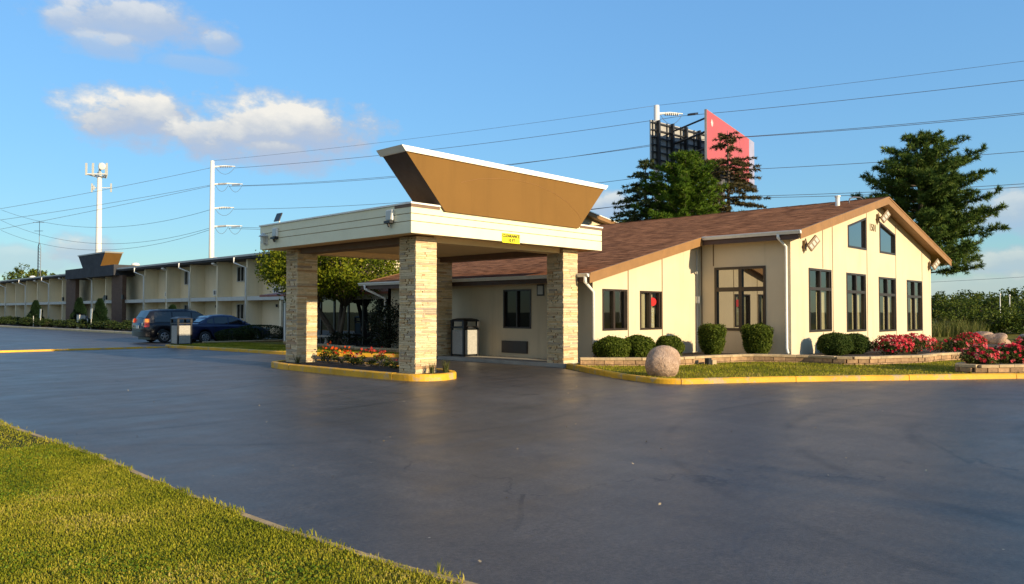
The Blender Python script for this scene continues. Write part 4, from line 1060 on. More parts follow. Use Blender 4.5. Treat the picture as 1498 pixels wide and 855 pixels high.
# ------------------------------------------------------------------ cars
def car(name, label, Lc, Wc, top, low, belt, roofz, wheels, wr, paint, kind):
    """length along +X from 0 (tail) to Lc; top = [(x, z)] body top line, roofz = [(x, z)] roof line of the cabin"""
    o = empty(name, (0, 0, 0), label, 'car')
    itp = lambda tab, x: float(np.interp(x, [p[0] for p in tab], [p[1] for p in tab]))
    xs = sorted(set([round(v, 3) for v in np.linspace(0, Lc, 64)])); hw = Wc / 2
    def half(x):
        e = min(x, Lc - x); return hw * (1 - .16 * max(0, 1 - e / .55) ** 2)
    def sill(x):
        z = itp(low, x)
        for wx in wheels:
            d = abs(x - wx); R = wr + .075
            if d < R: z = max(z, wr + math.sqrt(R * R - d * d))
        return z
    b = MB(); vs = []; n = 13
    for x in xs:
        w = half(x); zt = itp(top, x); zs = sill(x); zm = zs + (zt - zs) * .5
        ring = [(w * .90, zs), (w * .985, zs + .02), (w, zm), (w * .985, zt - .13), (w * .94, zt - .035), (w * .82, zt), (0, zt + .025)]
        ring = [(y, max(z, zs)) for y, z in ring]
        full = ring + [(-y, z) for y, z in ring[-2::-1]]
        vs += [(x, y, z) for y, z in full]
    fs = [(i * n + j, (i + 1) * n + j, (i + 1) * n + j + 1, i * n + j + 1) for i in range(len(xs) - 1) for j in range(n - 1)]
    fs += [(i * n, i * n + n - 1, (i + 1) * n + n - 1, (i + 1) * n) for i in range(len(xs) - 1)] + [tuple(range(n)), tuple((len(xs) - 1) * n + j for j in range(n))[::-1]]
    b.mesh(vs, fs); body = b.build('body', paint, o, smooth=True)
    # cabin
    x0, x1 = roofz[0][0], roofz[-1][0]; cx = sorted(set([round(v, 3) for v in np.linspace(x0, x1, 40)] + [p[0] for p in roofz]))
    def side(x, z):     # half-width of the cabin at height z
        zb = itp(top, x); t = (z - zb) / max(.05, max(p[1] for p in roofz) - zb); return half(x) * (.93 - .20 * max(0, min(1, t)))
    b = MB(); vs = []; n = 9
    for x in cx:
        zr = itp(roofz, x); zb = itp(top, x) - .02; zr = max(zr, zb + .012)
        ring = [(side(x, zb), zb), (side(x, zb + (zr - zb) * .5), zb + (zr - zb) * .5), (side(x, zr) , zr - .06 if zr - zb > .1 else zr - .004), (side(x, zr) * .86, zr), (0, zr + .03 if zr - zb > .1 else zr + .005)]
        vs += [(x, y, z) for y, z in ring + [(-y, z) for y, z in ring[-2::-1]]]
    fs = [(i * n + j, (i + 1) * n + j, (i + 1) * n + j + 1, i * n + j + 1) for i in range(len(cx) - 1) for j in range(n - 1)]
    b.mesh(vs, fs); b.build('cabin', paint, o, smooth=True)
    # windows a few millimetres proud of the cabin sides
    for a, e in kind['side']:
        for s in (-1, 1):
            b = MB(); k = np.linspace(a, e, 9); lo = []; hi = []
            for x in k:
                zb = itp(top, x) + .03; zr = min(itp(roofz, x) - .095, kind['wtop']); zr = max(zr, zb + .005)
                lo.append((x, s * (side(x, zb) + .006), zb)); hi.append((x, s * (side(x, zr) + .012), zr))
            m = len(k); b.mesh(lo + hi, [(i, i + 1, m + i + 1, m + i) for i in range(m - 1)]); b.build('side_window', MT['car_glass'], o)
    for nm, (xa, xb) in (('windscreen', kind['front']), ('rear_window', kind['rear'])):
        za, zb = itp(roofz, xa), itp(roofz, xb)
        dx = .012 * (1 if nm == 'windscreen' else -1); b = MB(); pts = []
        for (x, z) in ((xa, za), (xb, zb)):
            w = side(x, z) * .84; pts.append([(x + dx * (1.0), y, z + .045 - .02 * abs(y) / max(w, .1)) for y in np.linspace(-w, w, 7)])
        b.mesh(pts[0] + pts[1], [(i, i + 1, 8 + i, 7 + i) for i in range(6)]); b.build(nm, MT['car_glass'], o)
    # wheels
    for wx in wheels:
        for s in (-1, 1):
            y = s * (half(wx) - .11)
            b = MB(); N = 28; prof = [(wr - .12, .10), (wr - .03, .105), (wr, .06), (wr, -.06), (wr - .03, -.105), (wr - .12, -.10)]
            vs = [(wx + q * math.cos(2 * math.pi * j / N), y + u, wr + q * math.sin(2 * math.pi * j / N)) for q, u in prof for j in range(N)]
            P = len(prof); b.mesh(vs, [(i * N + j, i * N + (j + 1) % N, ((i + 1) % P) * N + (j + 1) % N, ((i + 1) % P) * N + j) for i in range(P) for j in range(N)])
            ty = b.build('wheel', MT['tyre'], o, smooth=True)
            b = MB(); r2 = wr - .115
            b.mesh([(wx + q * math.cos(2 * math.pi * j / N), y + s * u, wr + q * math.sin(2 * math.pi * j / N)) for q, u in ((r2, .075), (r2 - .03, .095), (r2 - .045, .05)) for j in range(N)], [(i * N + j, i * N + (j + 1) % N, (i + 1) * N + (j + 1) % N, (i + 1) * N + j) for i in range(2) for j in range(N)])
            for j in range(kind['spokes']):
                a = 2 * math.pi * j / kind['spokes'] + .3; d = V3((math.cos(a), 0, math.sin(a))); t = V3((-math.sin(a), 0, math.cos(a)))
                b.obox(V3((wx, y + s * .08, wr)) + d * r2 * .52, d * r2 * .46, t * .03, V3((0, .012, 0)))
            b.lathe([(.055, -.02), (.05, .02)], 12, (0, 0, 0)); nb = 24
            for q in range(len(b.v) - nb, len(b.v)): vx, vy, vz = b.v[q]; b.v[q] = (wx + vx, y + s * .085 + vz, wr + vy)
            b.build('rim', MT['rim'], ty)
            b = MB(); b.mesh([(wx + r2 * math.cos(2 * math.pi * j / N), y + s * .035, wr + r2 * math.sin(2 * math.pi * j / N)) for j in range(N)], [tuple(range(N))]); b.build('brake_disc', MT['dark_metal'], ty)
    hb = half(.02)
    b = MB(); zb0, zb1 = kind['bumper']
    for i in range(12):
        y0, y1 = -hw * .97 + i * hw * 1.94 / 12, -hw * .97 + (i + 1) * hw * 1.94 / 12
        f = lambda y: -.10 + .14 * (abs(y) / hw) ** 3
        b.prism([(f(y0), y0, zb0), (f(y1), y1, zb0), (.25, y1, zb0), (.25, y0, zb0)], [(f(y0), y0, zb1), (f(y1), y1, zb1), (.25, y1, zb1), (.25, y0, zb1)])
    b.build('bumper', kind['bump_m'], o, merge=True)
    for s in (-1, 1):
        tz0, tz1 = kind['tail']; tw = kind['tailw']; b = MB(); yy = half(.05)
        b.prism([(-.012, s * (yy - tw), tz0), (-.012, s * (yy + .004), tz0), (.22, s * (half(.22) + .008), tz0), (.22, s * (yy - tw), tz0)][::s], [(.05, s * (yy - tw), tz1), (.05, s * (yy * .975), tz1), (.24, s * (half(.22) + .0), tz1), (.24, s * (yy - tw), tz1)][::s])
        lt = b.build('tail_light', MT['red_lens'], o)
        b = MB(); zm = tz0 + (tz1 - tz0) * .55
        b.prism([(.0, s * (yy - tw + .02), zm), (.0, s * (yy + .012), zm), (.2, s * (half(.2) + .014), zm), (.2, s * (yy - tw + .02), zm)][::s], [(.03, s * (yy - tw + .02), tz1 - .02), (.03, s * (yy + .0), tz1 - .02), (.22, s * (half(.2) + .01), tz1 - .02), (.22, s * (yy - tw + .02), tz1 - .02)][::s])
        b.build('indicator', MT['amber_lens'], lt)
        b = MB(); mx = kind['mirror']; zt = itp(top, mx) + .03
        b.obox((mx, s * (half(mx) + .09), zt + .06), V3((.05, 0, 0)), V3((0, .1, 0)), V3((0, 0, .065))); b.build('mirror', paint, o, bevel=.03)
        for hx in kind['handles']:
            b = MB(); zz = itp(top, hx) - .16; b.obox((hx, s * (half(hx) + .012), zz), V3((.11, 0, 0)), V3((0, .014, 0)), V3((0, 0, .018))); b.build('door_handle', kind['bump_m'], o, bevel=.008)
        b = MB(); hx = Lc - .16; b.obox((hx, s * hw * .66, kind['head']), V3((.14, s * -.03, 0)), V3((.02, .2, 0)), V3((0, 0, .08))); b.build('headlight', MT['lens'], o, bevel=.03)
        for q in kind['seams']:     # door gaps
            b = MB(); zt = itp(top, q) - .02; zs = max(sill(q) + .05, .3); b.obox((q, s * (half(q) + .0005), (zt - .1 + zs) / 2), V3((.006, 0, 0)), V3((0, .004, 0)), V3((0, 0, (zt - .1 - zs) / 2))); b.build('door_gap', MT['black'], o)
    b = MB(); b.box(-.045, -.02, -.16, .16, kind['plate'], kind['plate'] + .16); b.build('number_plate', MT['plate'], o)
    b = MB(); b.box(wheels[0] - .9 if wheels[0] > 1 else .3, Lc - .3, -hw * .8, hw * .8, .17, .3); b.build('underbody', MT['black'], o)
    return o
van = car('minivan', 'dark charcoal minivan seen from behind, parked left of the navy sedan', 4.85, 1.95,
          [(0, 1.04), (.6, 1.08), (3.3, 1.06), (3.75, 1.02), (4.5, .86), (4.85, .66)], [(0, .36), (.4, .28), (4.3, .24), (4.85, .3)], 1.0,
          [(.06, 1.02), (.12, 1.25), (.36, 1.66), (.6, 1.72), (2.2, 1.75), (2.75, 1.68), (3.2, 1.42), (3.8, 1.04)], (1.0, 3.95), .335, MT['charcoal'],
          dict(side=((.5, 1.38), (1.44, 2.42), (2.48, 3.42)), wtop=1.62, front=(3.66, 2.86), rear=(.14, .38), bumper=(.36, .6), bump_m=MT['charcoal'], tail=(.84, 1.28), tailw=.18, mirror=3.25, handles=(2.2, 2.75), head=.72, plate=.76, seams=(1.4, 2.45, 3.4), spokes=5))
b = MB(); 
for y in (-.62, .62): b.tube([(.75, y, 1.765), (2.5, y, 1.775)], .02, 6)
b.build('roof_rack', MT['dark_metal'], van)
b = MB(); b.lathe([(.10, -.02), (.10, .02), (.04, .03)], 14); b.v = [(.015 - z, -.55 + x, .98 + y) for x, y, z in b.v]; b.build('badge', MT['lens'], van)
place(van, (15.35, 41.75, 0), .0)
sed = car('sedan', 'shiny navy blue sedan parked between the minivan and the clipped hedge', 4.7, 1.8,
          [(0, .98), (.25, 1.02), (.95, 1.02), (2.2, .98), (3.3, .95), (4.2, .80), (4.7, .58)], [(0, .32), (.4, .24), (4.3, .2), (4.7, .26)], .98,
          [(.62, 1.02), (1.15, 1.32), (1.55, 1.44), (2.1, 1.47), (2.5, 1.44), (2.95, 1.25), (3.5, .95)], (.98, 3.72), .315, MT['navy'],
          dict(side=((1.08, 1.42), (1.47, 2.2), (2.26, 3.08)), wtop=1.36, front=(3.38, 2.62), rear=(.72, 1.36), bumper=(.34, .58), bump_m=MT['navy'], tail=(.74, .92), tailw=.28, mirror=3.0, handles=(1.55, 2.45), head=.68, plate=.72, seams=(1.44, 2.23, 3.15), spokes=7))
place(sed, (16.5, 39.35, 0), .0)

# ------------------------------------------------------------------ plants
def shell(n, rx, ry, rz, rng, p=2.4, zc=0., inner=.82, lump=.06):
    d = nrm(rng.normal(size=(n, 3))); s = (np.abs(d[:, 0]) ** p + np.abs(d[:, 1]) ** p + np.abs(d[:, 2]) ** p) ** (-1 / p)
    ph = rng.uniform(0, 6, 3)
    l = 1 + lump * (np.sin(d[:, 0] * 5 + ph[0]) * np.sin(d[:, 1] * 5 + ph[1]) + np.sin(d[:, 2] * 6 + ph[2]) * .6)
    r = s * l * rng.uniform(inner, 1.0, n) ** .7
    P = d * r[:, None] * np.array([rx, ry, rz]); P[:, 2] += zc
    return P, d
def clipped_shrub(name, seed, rx, rz, m, label, group, n=6200, leaf=.056, p=2.3, taper=0.):
    rng = np.random.default_rng(seed); o = empty(name, (0, 0, 0), label, 'shrub', group)
    P, d = shell(n, rx, rx, rz, rng, p, rz * .96)
    stray = rng.uniform(0, 1, n) > .97; P[stray] += d[stray] * .05
    if taper:
        k = 1 - taper * np.clip(1 - P[:, 2] / (2 * rz), 0, 1) ** 1.6; P[:, 0] *= k; P[:, 1] *= k
    P = P[P[:, 2] > .02]; V, F, r = leaves(P, leaf, rng, .3, nrm(P - np.array([0, 0, rz])) * .45)
    d2 = nrm(P - np.array([0, 0, rz])); Q = np.array([0, 0, rz * .96]) + (P - np.array([0, 0, rz * .96])) * rng.uniform(.74, .86, len(P))[:, None]
    V2, F2, r2 = leaves(Q, leaf * 1.9, rng, .2, d2 * 1.5); V = np.concatenate([V, V2]); F = np.concatenate([F, F2 + 4 * len(P)]); r = np.concatenate([r, r2 * .6])
    np_obj('foliage', V, F, r, m, o)
    b = MB()
    for i in range(7):
        a = i * .9; b.tube([(.04 * math.cos(a), .04 * math.sin(a), -.05), (rx * .35 * math.cos(a), rx * .35 * math.sin(a), rz * .7), (rx * .6 * math.cos(a), rx * .6 * math.sin(a), rz * 1.25)], [.018, .014, .006], 5)
    b.build('stems', MT['bark'], o); return o
place(clipped_shrub('round_shrub', 1, .53, .37, MT['lf_box'], 'wide rounded clipped shrub nearest the stone column under the left gable window', 'clipped round shrubs'), (18.75, 13.68, .16))
place(clipped_shrub('round_shrub', 2, .50, .39, MT['lf_box'], 'rounded clipped shrub just below the gap between the two small gable windows', 'clipped round shrubs'), (19.82, 13.48, .16))
place(clipped_shrub('round_shrub', 3, .47, .35, MT['lf_box'], 'rounded clipped shrub behind the pink granite boulder', 'clipped round shrubs', leaf=.05), (21.6, 13.45, .16))
place(clipped_shrub('round_shrub', 4, .56, .40, MT['lf_yew'], 'larger dark green ball shrub, left of the touching pair before the front gable', 'clipped round shrubs', leaf=.05), (26.35, 9.9, .14))
place(clipped_shrub('round_shrub', 5, .52, .38, MT['lf_yew'], 'smaller dark green ball shrub, right of the touching pair before the front gable', 'clipped round shrubs', leaf=.05), (27.6, 9.72, .14))
place(clipped_shrub('topiary_shrub', 6, .46, .54, MT['lf_box'], 'tall barrel clipped shrub under the left edge of the big four pane window', 'tall clipped shrubs', n=6500, p=3.4, taper=.42), (23.1, 12.72, .16))
place(clipped_shrub('topiary_shrub', 7, .50, .54, MT['lf_box'], 'tall barrel clipped shrub at the right edge of the big four pane window', 'tall clipped shrubs', n=6800, p=3.4, taper=.36), (24.22, 11.66, .16))

def hedge_mound(loc, rx, ry, rz, seed, label):
    rng = np.random.default_rng(seed); o = empty('hedge', loc, label, 'hedge', 'clipped hedge mounds')
    P, d = shell(7000, rx, ry, rz, rng, 2.5, rz * .9, .85, .05); P = P[P[:, 2] > 0]
    V, F, r = leaves(P + np.array(loc), .06, rng, .4, d[:len(P)] * .8); np_obj('foliage', V, F, r, MT['lf_low'], o)
    b = MB()
    for i in range(8): b.tube([(loc[0] + (i - 3.5) * rx * .22, loc[1], loc[2] - .05), (loc[0] + (i - 3.5) * rx * .25, loc[1], loc[2] + rz * 1.3)], [.02, .008], 5)
    b.build('stems', MT['bark'], o); return o
hedge_mound((18.45, 37.2, .1), .95, .8, .36, 31, 'smooth low clipped hedge mound, the left half, in front of the navy sedan')
hedge_mound((19.75, 37.1, .1), 1.35, .8, .46, 32, 'taller rough topped hedge mound, the right half, next to the motel wall')
block_wall('edging_wall', [(16.3, 36.15), (18.5, 36.05), (21.2, 35.8)], .08, .19, 'low concrete edging in front of the clipped hedge', 'edging wall', rows=1, cap=.05, seed=3)
block_wall('edging_wall', smooth_line([(18.9, 33.0), (18.3, 30.5), (18.25, 28.6), (18.0, 27.3), (18.15, 26.4), (17.7, 25.6), (17.75, 24.4), (18.0, 22.6)], 3), .08, .24, 'low curved block edging round the tree and bench', 'edging wall', rows=1, cap=.07, seed=5)
tb = poly_sheet('mulch_bed', [(18.9, 33), (18.4, 30.5), (18.35, 28.6), (18.1, 27.3), (18.25, 26.4), (17.8, 25.6), (17.85, 24.4), (18.1, 22.6), (18.6, 22.6), (18.6, 24.9), (20.03, 24.9), (20.03, 33)], .15, MT['mulch']); tag(tb, kind='structure')

# dark plum bush beside the lobby corner
def loose_shrub(name, loc, rx, ry, h, n, leaf, m, seed, label, cat='shrub', group=None, stems=9, up=.4):
    rng = np.random.default_rng(seed); o = empty(name, loc, label, cat, group)
    nc = max(8, int(n / 60)); C, d = shell(nc, rx, ry, h * .5, rng, 2., h * .52, .35, .15)
    P = np.repeat(C, n // nc, 0) + rng.normal(size=(nc * (n // nc), 3)) * np.array([rx * .16, ry * .16, h * .08]); P = P[P[:, 2] > .03]
    V, F, r = leaves(P + np.array(loc), leaf, rng, up); np_obj('foliage', V, F, r, m, o)
    b = MB()
    for i in range(stems):
        t = C[rng.integers(nc)]; b.tube([(loc[0] + rng.normal() * .05, loc[1] + rng.normal() * .05, loc[2] - .05), (loc[0] + t[0] * .5, loc[1] + t[1] * .5, loc[2] + t[2] * .6), (loc[0] + t[0], loc[1] + t[1], loc[2] + t[2])], [.02, .014, .005], 5)
    b.build('stems', MT['bark'], o); return o
loose_shrub('plum_bush', (18.05, 24.0, .14), .62, .85, 2.1, 2600, .10, MT['lf_dark'], 41, 'tall dark leaved bush behind the nearest stone column at the lobby corner')
loose_shrub('shade_shrub', (18.9, 28.0, .14), .7, .8, .7, 900, .08, MT['lf_dark'], 42, 'low dark shrub under the tree in front of the glazed link', group=None)

# roses
def rose(loc, rx, ry, h, seed, label, fl=260, ms='bl_rose'):
    o = loose_shrub('rose_bush', loc, rx, ry, h * .92, 2600, .065, MT['lf_rose'], seed, label, 'rose bush', 'red rose bushes', 10)
    rng = np.random.default_rng(seed + 500)
    d = nrm(rng.normal(size=(fl, 3)) + np.array([0, -.3, .55])); P = d * np.array([rx, ry, h * .52]) * rng.uniform(.82, 1.06, fl)[:, None] + np.array([0, 0, h * .5]); P = P[P[:, 2] > h * .2]
    V = []; F = []; R = []; k = 0          # each bloom: a little cup of petals
    for c in P:
        s = rng.uniform(.035, .06); q = rng.uniform(0, 1); tilt = nrm(c - np.array([0, 0, h * .3]) + rng.normal(size=3) * .1)
        a = nrm(np.cross(tilt, rng.normal(size=3))); bb = np.cross(tilt, a)
        for ring, (rad, out, up) in enumerate(((1., 1., .25), (.6, .75, .7))):
            for j in range(5):
                t = j * 1.2566 + ring * .6; e = a * math.cos(t) + bb * math.sin(t); f = -a * math.sin(t) + bb * math.cos(t)
                pts = [c, c + (e * .6 * rad + f * .42 * out + tilt * up * .6) * s, c + (e * 1.1 * rad + tilt * up) * s, c + (e * .6 * rad - f * .42 * out + tilt * up * .6) * s]
                V += pts; F.append((k, k + 1, k + 2, k + 3)); k += 4; R.append(min(1, max(0, q + rng.normal() * .12)))
    x = np_obj('blossoms', np.array(V) + np.array(loc), np.array(F), R, MT[ms], o); x['kind'] = 'stuff'
    return o
rose((28.2, 8.65, .14), .62, .7, .66, 51, 'dense red rose bush, left end of the row against the front gable')
rose((29.35, 8.25, .14), .62, .75, .70, 52, 'dense red rose bush in the row just before the gable wall corner')
rose((30.7, 7.3, .14), .7, .7, .52, 53, 'low sparse rose bush with few flowers between the taller red ones beyond the wall corner', 70)
rose((31.3, 6.95, .14), .5, .5, .72, 54, 'tall bright red rose bush in front of the two boulders', 300)
rose((33.0, 5.6, .14), .6, .6, .34, 58, 'low red rose bush right of the boulders, partly behind the nearest roses', 90)
rose((*kd(3.15, .85), .25), .5, .42, .52, 55, 'nearest red rose bush, over the rounded end of the short block wall', 85)
rose((*kd(4.0, .9), .25), .55, .45, .56, 56, 'red rose bush over the middle of the short block wall', 95)
rose((*kd(4.75, .95), .25), .5, .45, .76, 57, 'tallest near rose bush at the right edge of the picture', 110)

# island flowers and ornamental grass
def flower(loc, h, r, seed, label, ms, n=420, fl=60):
    o = loose_shrub('flowering_plant', loc, r, r, h * .75, n, .06, MT['lf_rose'], seed, label, 'flower', 'flowers on the canopy island', 6)
    rng = np.random.default_rng(seed + 900); P = rng.normal(size=(fl, 3)) * np.array([r * .55, r * .55, h * .12]) + np.array([0, 0, h * .85])
    V, F, q = leaves(P + np.array(loc), .085, rng, 1.0, np.array([0, -.8, 0]), asp=.9); x = np_obj('blossoms', V, F, q, MT[ms], o); x['kind'] = 'stuff'; return o
fl_spots = [(12.6, 19.5, .58, .3, 'bl_orange', 'bright orange flowers on the island nearest the left stone column'), (12.62, 18.9, .52, .28, 'bl_orange', 'second orange flower clump from the left stone column'),
            (12.6, 18.2, .42, .26, 'bl_red', 'low dark red flower clump after the orange ones'), (12.6, 17.5, .55, .3, 'bl_red', 'tall dark red flower clump in the middle of the island'),
            (12.62, 16.9, .50, .28, 'bl_red', 'tall red flower clump just right of the middle of the island'), (12.5, 16.2, .3, .24, 'bl_red', 'small leafy clump with few flowers on the island'),
            (12.62, 15.5, .5, .22, 'bl_red', 'thin red flower clump beside the nearest stone column')]
for i, (x, y, h, r, ms, lb) in enumerate(fl_spots): flower((x, y, .13), h * .86, r, 70 + i, lb, ms, fl=8 if i in (5,) else 20)
def tuft(name, loc, n, h, seed, label, group, m='lf_succ', spread=.55, w=.008, cat='grass clump', r=.07):
    rng = np.random.default_rng(seed); o = empty(name, loc, label, cat, group); V = []; F = []; R = []; k = 0
    for i in range(n):
        a = rng.uniform(0, 6.283); s = rng.uniform(.2, 1) * spread; l = h * rng.uniform(.6, 1.1); b0 = np.array([math.cos(a), math.sin(a), 0]) * r * rng.uniform(0, 1); d = np.array([math.cos(a), math.sin(a), 0]); sd = np.array([-math.sin(a), math.cos(a), 0]) * w
        prev = None
        for j in range(4):
            t = j / 3; c = b0 + d * s * l * t * t + np.array([0, 0, l * (t - .28 * s * t * t)]); ww = sd * (1 - t * .92)
            if prev is not None: V += [prev[0], prev[1], c + ww, c - ww]; F.append((k, k + 1, k + 2, k + 3)); k += 4; R.append(rng.uniform(0, 1))
            prev = (c - ww, c + ww)
    np_obj('blades', np.array(V) + np.array(loc), np.array(F), R, MT[m], o); return o
for i, (x, y, h, lb) in enumerate(((12.05, 14.18, .30, 'spiky grass clump in front of the nearest stone column'), (12.45, 14.12, .36, 'taller spiky grass clump at the right corner of the nearest stone column'), (12.62, 14.3, .26, 'small spiky clump at the rounded end of the canopy island'), (11.75, 19.85, .26, 'pale spiky clump at the foot of the left stone column'))):
    tuft('ornamental_grass', (x, y, .135), 60, h, 90 + i, lb, 'spiky clumps on the island')

# ------------------------------------------------------------------ motel foundation planting
def conif(loc, h, r, seed, label):
    rng = np.random.default_rng(seed); o = empty('conical_evergreen', loc, label, 'evergreen', 'conical evergreens before the motel')
    n = 3200; t = rng.uniform(0, 1, n) ** .8; a = rng.uniform(0, 6.283, n); rr = r * (1 - t) ** .8 * (.75 + .25 * np.sin(a * 3 + t * 14)) * rng.uniform(.6, 1, n) ** .4 + .04
    P = np.stack([rr * np.cos(a), rr * np.sin(a), t * h], 1); D = np.stack([np.cos(a) * .6, np.sin(a) * .6, np.ones(n)], 1)
    V, F, q = needles(P + np.array(loc), D, .22, .022, 3, .35, rng); np_obj('foliage', V, F, q, MT['nd_conif'], o)
    b = MB(); b.tube([(loc[0], loc[1], loc[2] - .05), (loc[0], loc[1], loc[2] + h * .8)], [.06, .015], 6); b.build('trunk', MT['bark'], o); return o
conif((23.4, 91.8, .1), 2.6, 1.05, 61, 'leftmost dark conical evergreen, standing alone before the motel bays')
conif((23.4, 77.9, .1), 2.7, .95, 62, 'dark conical evergreen just right of the left brick pillar')
conif((23.4, 72.4, .1), 2.55, .95, 63, 'dark conical evergreen just left of the right brick pillar')
conif((23.6, 57.5, .1), 1.9, .8, 64, 'conical evergreen showing its tip above the minivan roof')
base = loose_shrub('foundation_shrub', (0, 0, 0), .85, .85, .95, 900, .15, MT['lf_low'], 65, 'one of the low dark green shrubs in the row along the motel kerb', 'shrub', 'foundation shrubs along the motel')
first = True; r = random.Random(4); y = 52.
while y < 126:
    if not any(abs(y - q) < .9 for q in (77.9, 72.4, 57.5)):
        o = base if first else copy_tree(base); first = False
        place(o, (22.75 + r.uniform(-.15, .15), y, .1), r.uniform(0, 6), (r.uniform(.9, 1.2), r.uniform(.9, 1.2), r.uniform(.75, 1.1)))
    y += r.uniform(1.35, 1.9)
ub = empty('utility_box', (23.0, 75.9, .1), 'grey green utility cabinet between the two middle evergreens', 'utility box')
b = MB(); b.box(22.7, 23.2, 75.6, 76.3, .1, 1.35); b.build('cabinet', MT['motel_trim'], ub, bevel=.03)
b = MB(); b.box(22.66, 23.24, 75.56, 76.34, 1.352, 1.42); b.build('lid', MT['dark_roof'], ub)
gm = empty('gas_meter', (23.0, 74.6, .1), 'small grey meter on bent pipes beside the utility cabinet', 'meter')
b = MB(); b.tube([(23, 74.3, .1), (23, 74.3, .9), (23, 74.5, 1.0), (23, 74.9, 1.0), (23, 75.0, .1)], .04, 6); b.build('pipe', MT['motel_trim'], gm)
b = MB(); b.box(22.85, 23.1, 74.45, 74.8, .85, 1.25); b.build('body', MT['insulator'], gm, bevel=.04)
for i, (y, lean, lb) in enumerate(((85.6, .12, 'small white parking sign leaning before the left brick pillar'), (70.9, .1, 'small white parking sign leaning before the right brick pillar'), (87.9, .0, 'thin white marker post in the shrubs left of the brick pillars'))):
    o = empty('parking_sign' if i < 2 else 'marker_post', (22.2, y, .1), lb, 'sign' if i < 2 else 'post')
    b = MB(); b.tube([(22.2, y, .1), (22.2, y - lean * 1.6, 1.7 if i < 2 else 1.2)], .03, 6); b.build('post', MT['motel_trim'], o)
    if i < 2:
        b = MB(); b.prism([(22.16, y - .2 - lean, 1.0), (22.16, y + .2 - lean, 1.0), (22.18, y + .2 - lean, 1.0), (22.18, y - .2 - lean, 1.0)], [(22.16, y - .2 - lean * 2, 1.9), (22.16, y + .2 - lean * 2, 1.9), (22.18, y + .2 - lean * 2, 1.9), (22.18, y - .2 - lean * 2, 1.9)]); b.build('plate', MT['white'], o)
# ------------------------------------------------------------------ trees
def conifer(name, loc, h, zb, prof, rise, nw, nb, tuft, m, seed, label, group=None, droop=0., gaps=.0, lean=(0, 0), tr=.2, twig=.55, asym=None, plume=0.):
    rng = np.random.default_rng(seed); o = empty(name, loc, label, 'tree', group); L0 = np.array(loc, float)
    per, ln, wd, spread = tuft
    lx, ly = lean; pts = [(loc[0] + lx * (t ** 1.5) + .06 * math.sin(t * 9 + seed), loc[1] + ly * (t ** 1.5), loc[2] - .1 + h * t) for t in np.linspace(0, 1, 10)]
    b = MB(); b.tube(pts, [tr * (1 - t) ** .8 + .02 for t in np.linspace(0, 1, 10)], 8)
    C = []; D = []
    tx = lambda z: np.array([np.interp(z, [p[2] - loc[2] for p in pts], [p[k] for p in pts]) for k in (0, 1)])
    for i in range(nw):
        t = (i + rng.uniform(0, .6)) / nw; z = zb + (h - zb) * t
        R = np.interp(t, [p[0] for p in prof], [p[1] for p in prof]); a0 = rng.uniform(0, 6.28)
        for j in range(nb):
            if rng.uniform() < gaps: continue
            a = a0 + j * 6.283 / nb + rng.uniform(-.35, .35); l = R * rng.uniform(.66, 1.12)
            if asym: l *= 1 + asym[1] * math.cos(a - asym[0])
            s = np.array([math.cos(a), math.sin(a), 0]); x0 = np.array([*tx(z), loc[2] + z])
            rr = rise * (.5 + t) + rng.uniform(-.12, .12); q = []
            for u in np.linspace(0, 1, 6): q.append(x0 + s * l * u + np.array([0, 0, l * (rr * u - droop * u * u * (1 - .6 * t) + .25 * max(rise, .1) * u ** 3)]))
            b.tube([tuple(p) for p in q], [max(.012, .05 * (1 - u) * l / 3) + .008 for u in np.linspace(0, 1, 6)], 5)
            nt_ = max(3, int(l / .22))
            for k in range(nt_):
                u = .22 + .78 * (k + rng.uniform(0, 1)) / nt_; f = u * 5; i0 = min(4, int(f)); p = q[i0] + (q[i0 + 1] - q[i0]) * (f - i0); dd = nrm(q[i0 + 1] - q[i0])
                sd = np.cross(dd, [0, 0, 1]); side = (-1) ** k; tw = twig * (1.15 - u) * l * .42 * rng.uniform(.5, 1.1) + .06
                e = nrm(dd * .75 + sd * side * rng.uniform(.5, 1.) + np.array([0, 0, rng.uniform(.0, .35) * (1 if droop < .2 else -.3) + plume * rng.uniform(-.5, 1.)]))
                for v in np.arange(.0, tw + .01, ln * .62):
                    C.append(p + e * v + rng.normal(size=3) * .03); D.append(nrm(e + np.array([0, 0, .25 if droop < .2 else -.05])))
            C.append(q[-1]); D.append(nrm(q[-1] - q[-2]))
    b.build('trunk', MT['bark'], o, smooth=True)
    V, F, r = needles(np.array(C), np.array(D), ln, wd, per, spread, rng); np_obj('crown', V, F, r, m, o)
    return o
BK = 'evergreens behind the lobby roof'
conifer('spruce_tree', (45.7, 30.3, 0), 12.6, 2.0, [(0, 4.6), (.4, 3.4), (.75, 1.9), (1, .25)], .05, 27, 9, (15, .26, .026, .65), MT['nd_spruce'], 3, 'blue grey spruce with drooping layered tips, left of the three trees behind the roof', BK, droop=.30, gaps=.08)
conifer('pine_tree', (45.9, 27.2, 0), 12.4, 2.5, [(0, 3.4), (.45, 3.3), (.72, 2.5), (.9, 1.3), (1, .4)], .35, 23, 9, (22, .30, .023, .9), MT['nd_bright'], 5, 'full bright green pine, middle of the three trees behind the roof', BK, tr=.22, twig=.8, plume=.8)
conifer('spruce_tree', (52.5, 27.5, 0), 15.4, 3.0, [(0, 4.2), (.35, 3.4), (.6, 2.9), (.8, 2.2), (.93, 1.2), (1, .3)], .02, 26, 8, (14, .26, .026, .7), MT['nd_old'], 8, 'tall sparse brownish spruce in front of the red billboard panel', BK, droop=.22, gaps=.22, tr=.24)
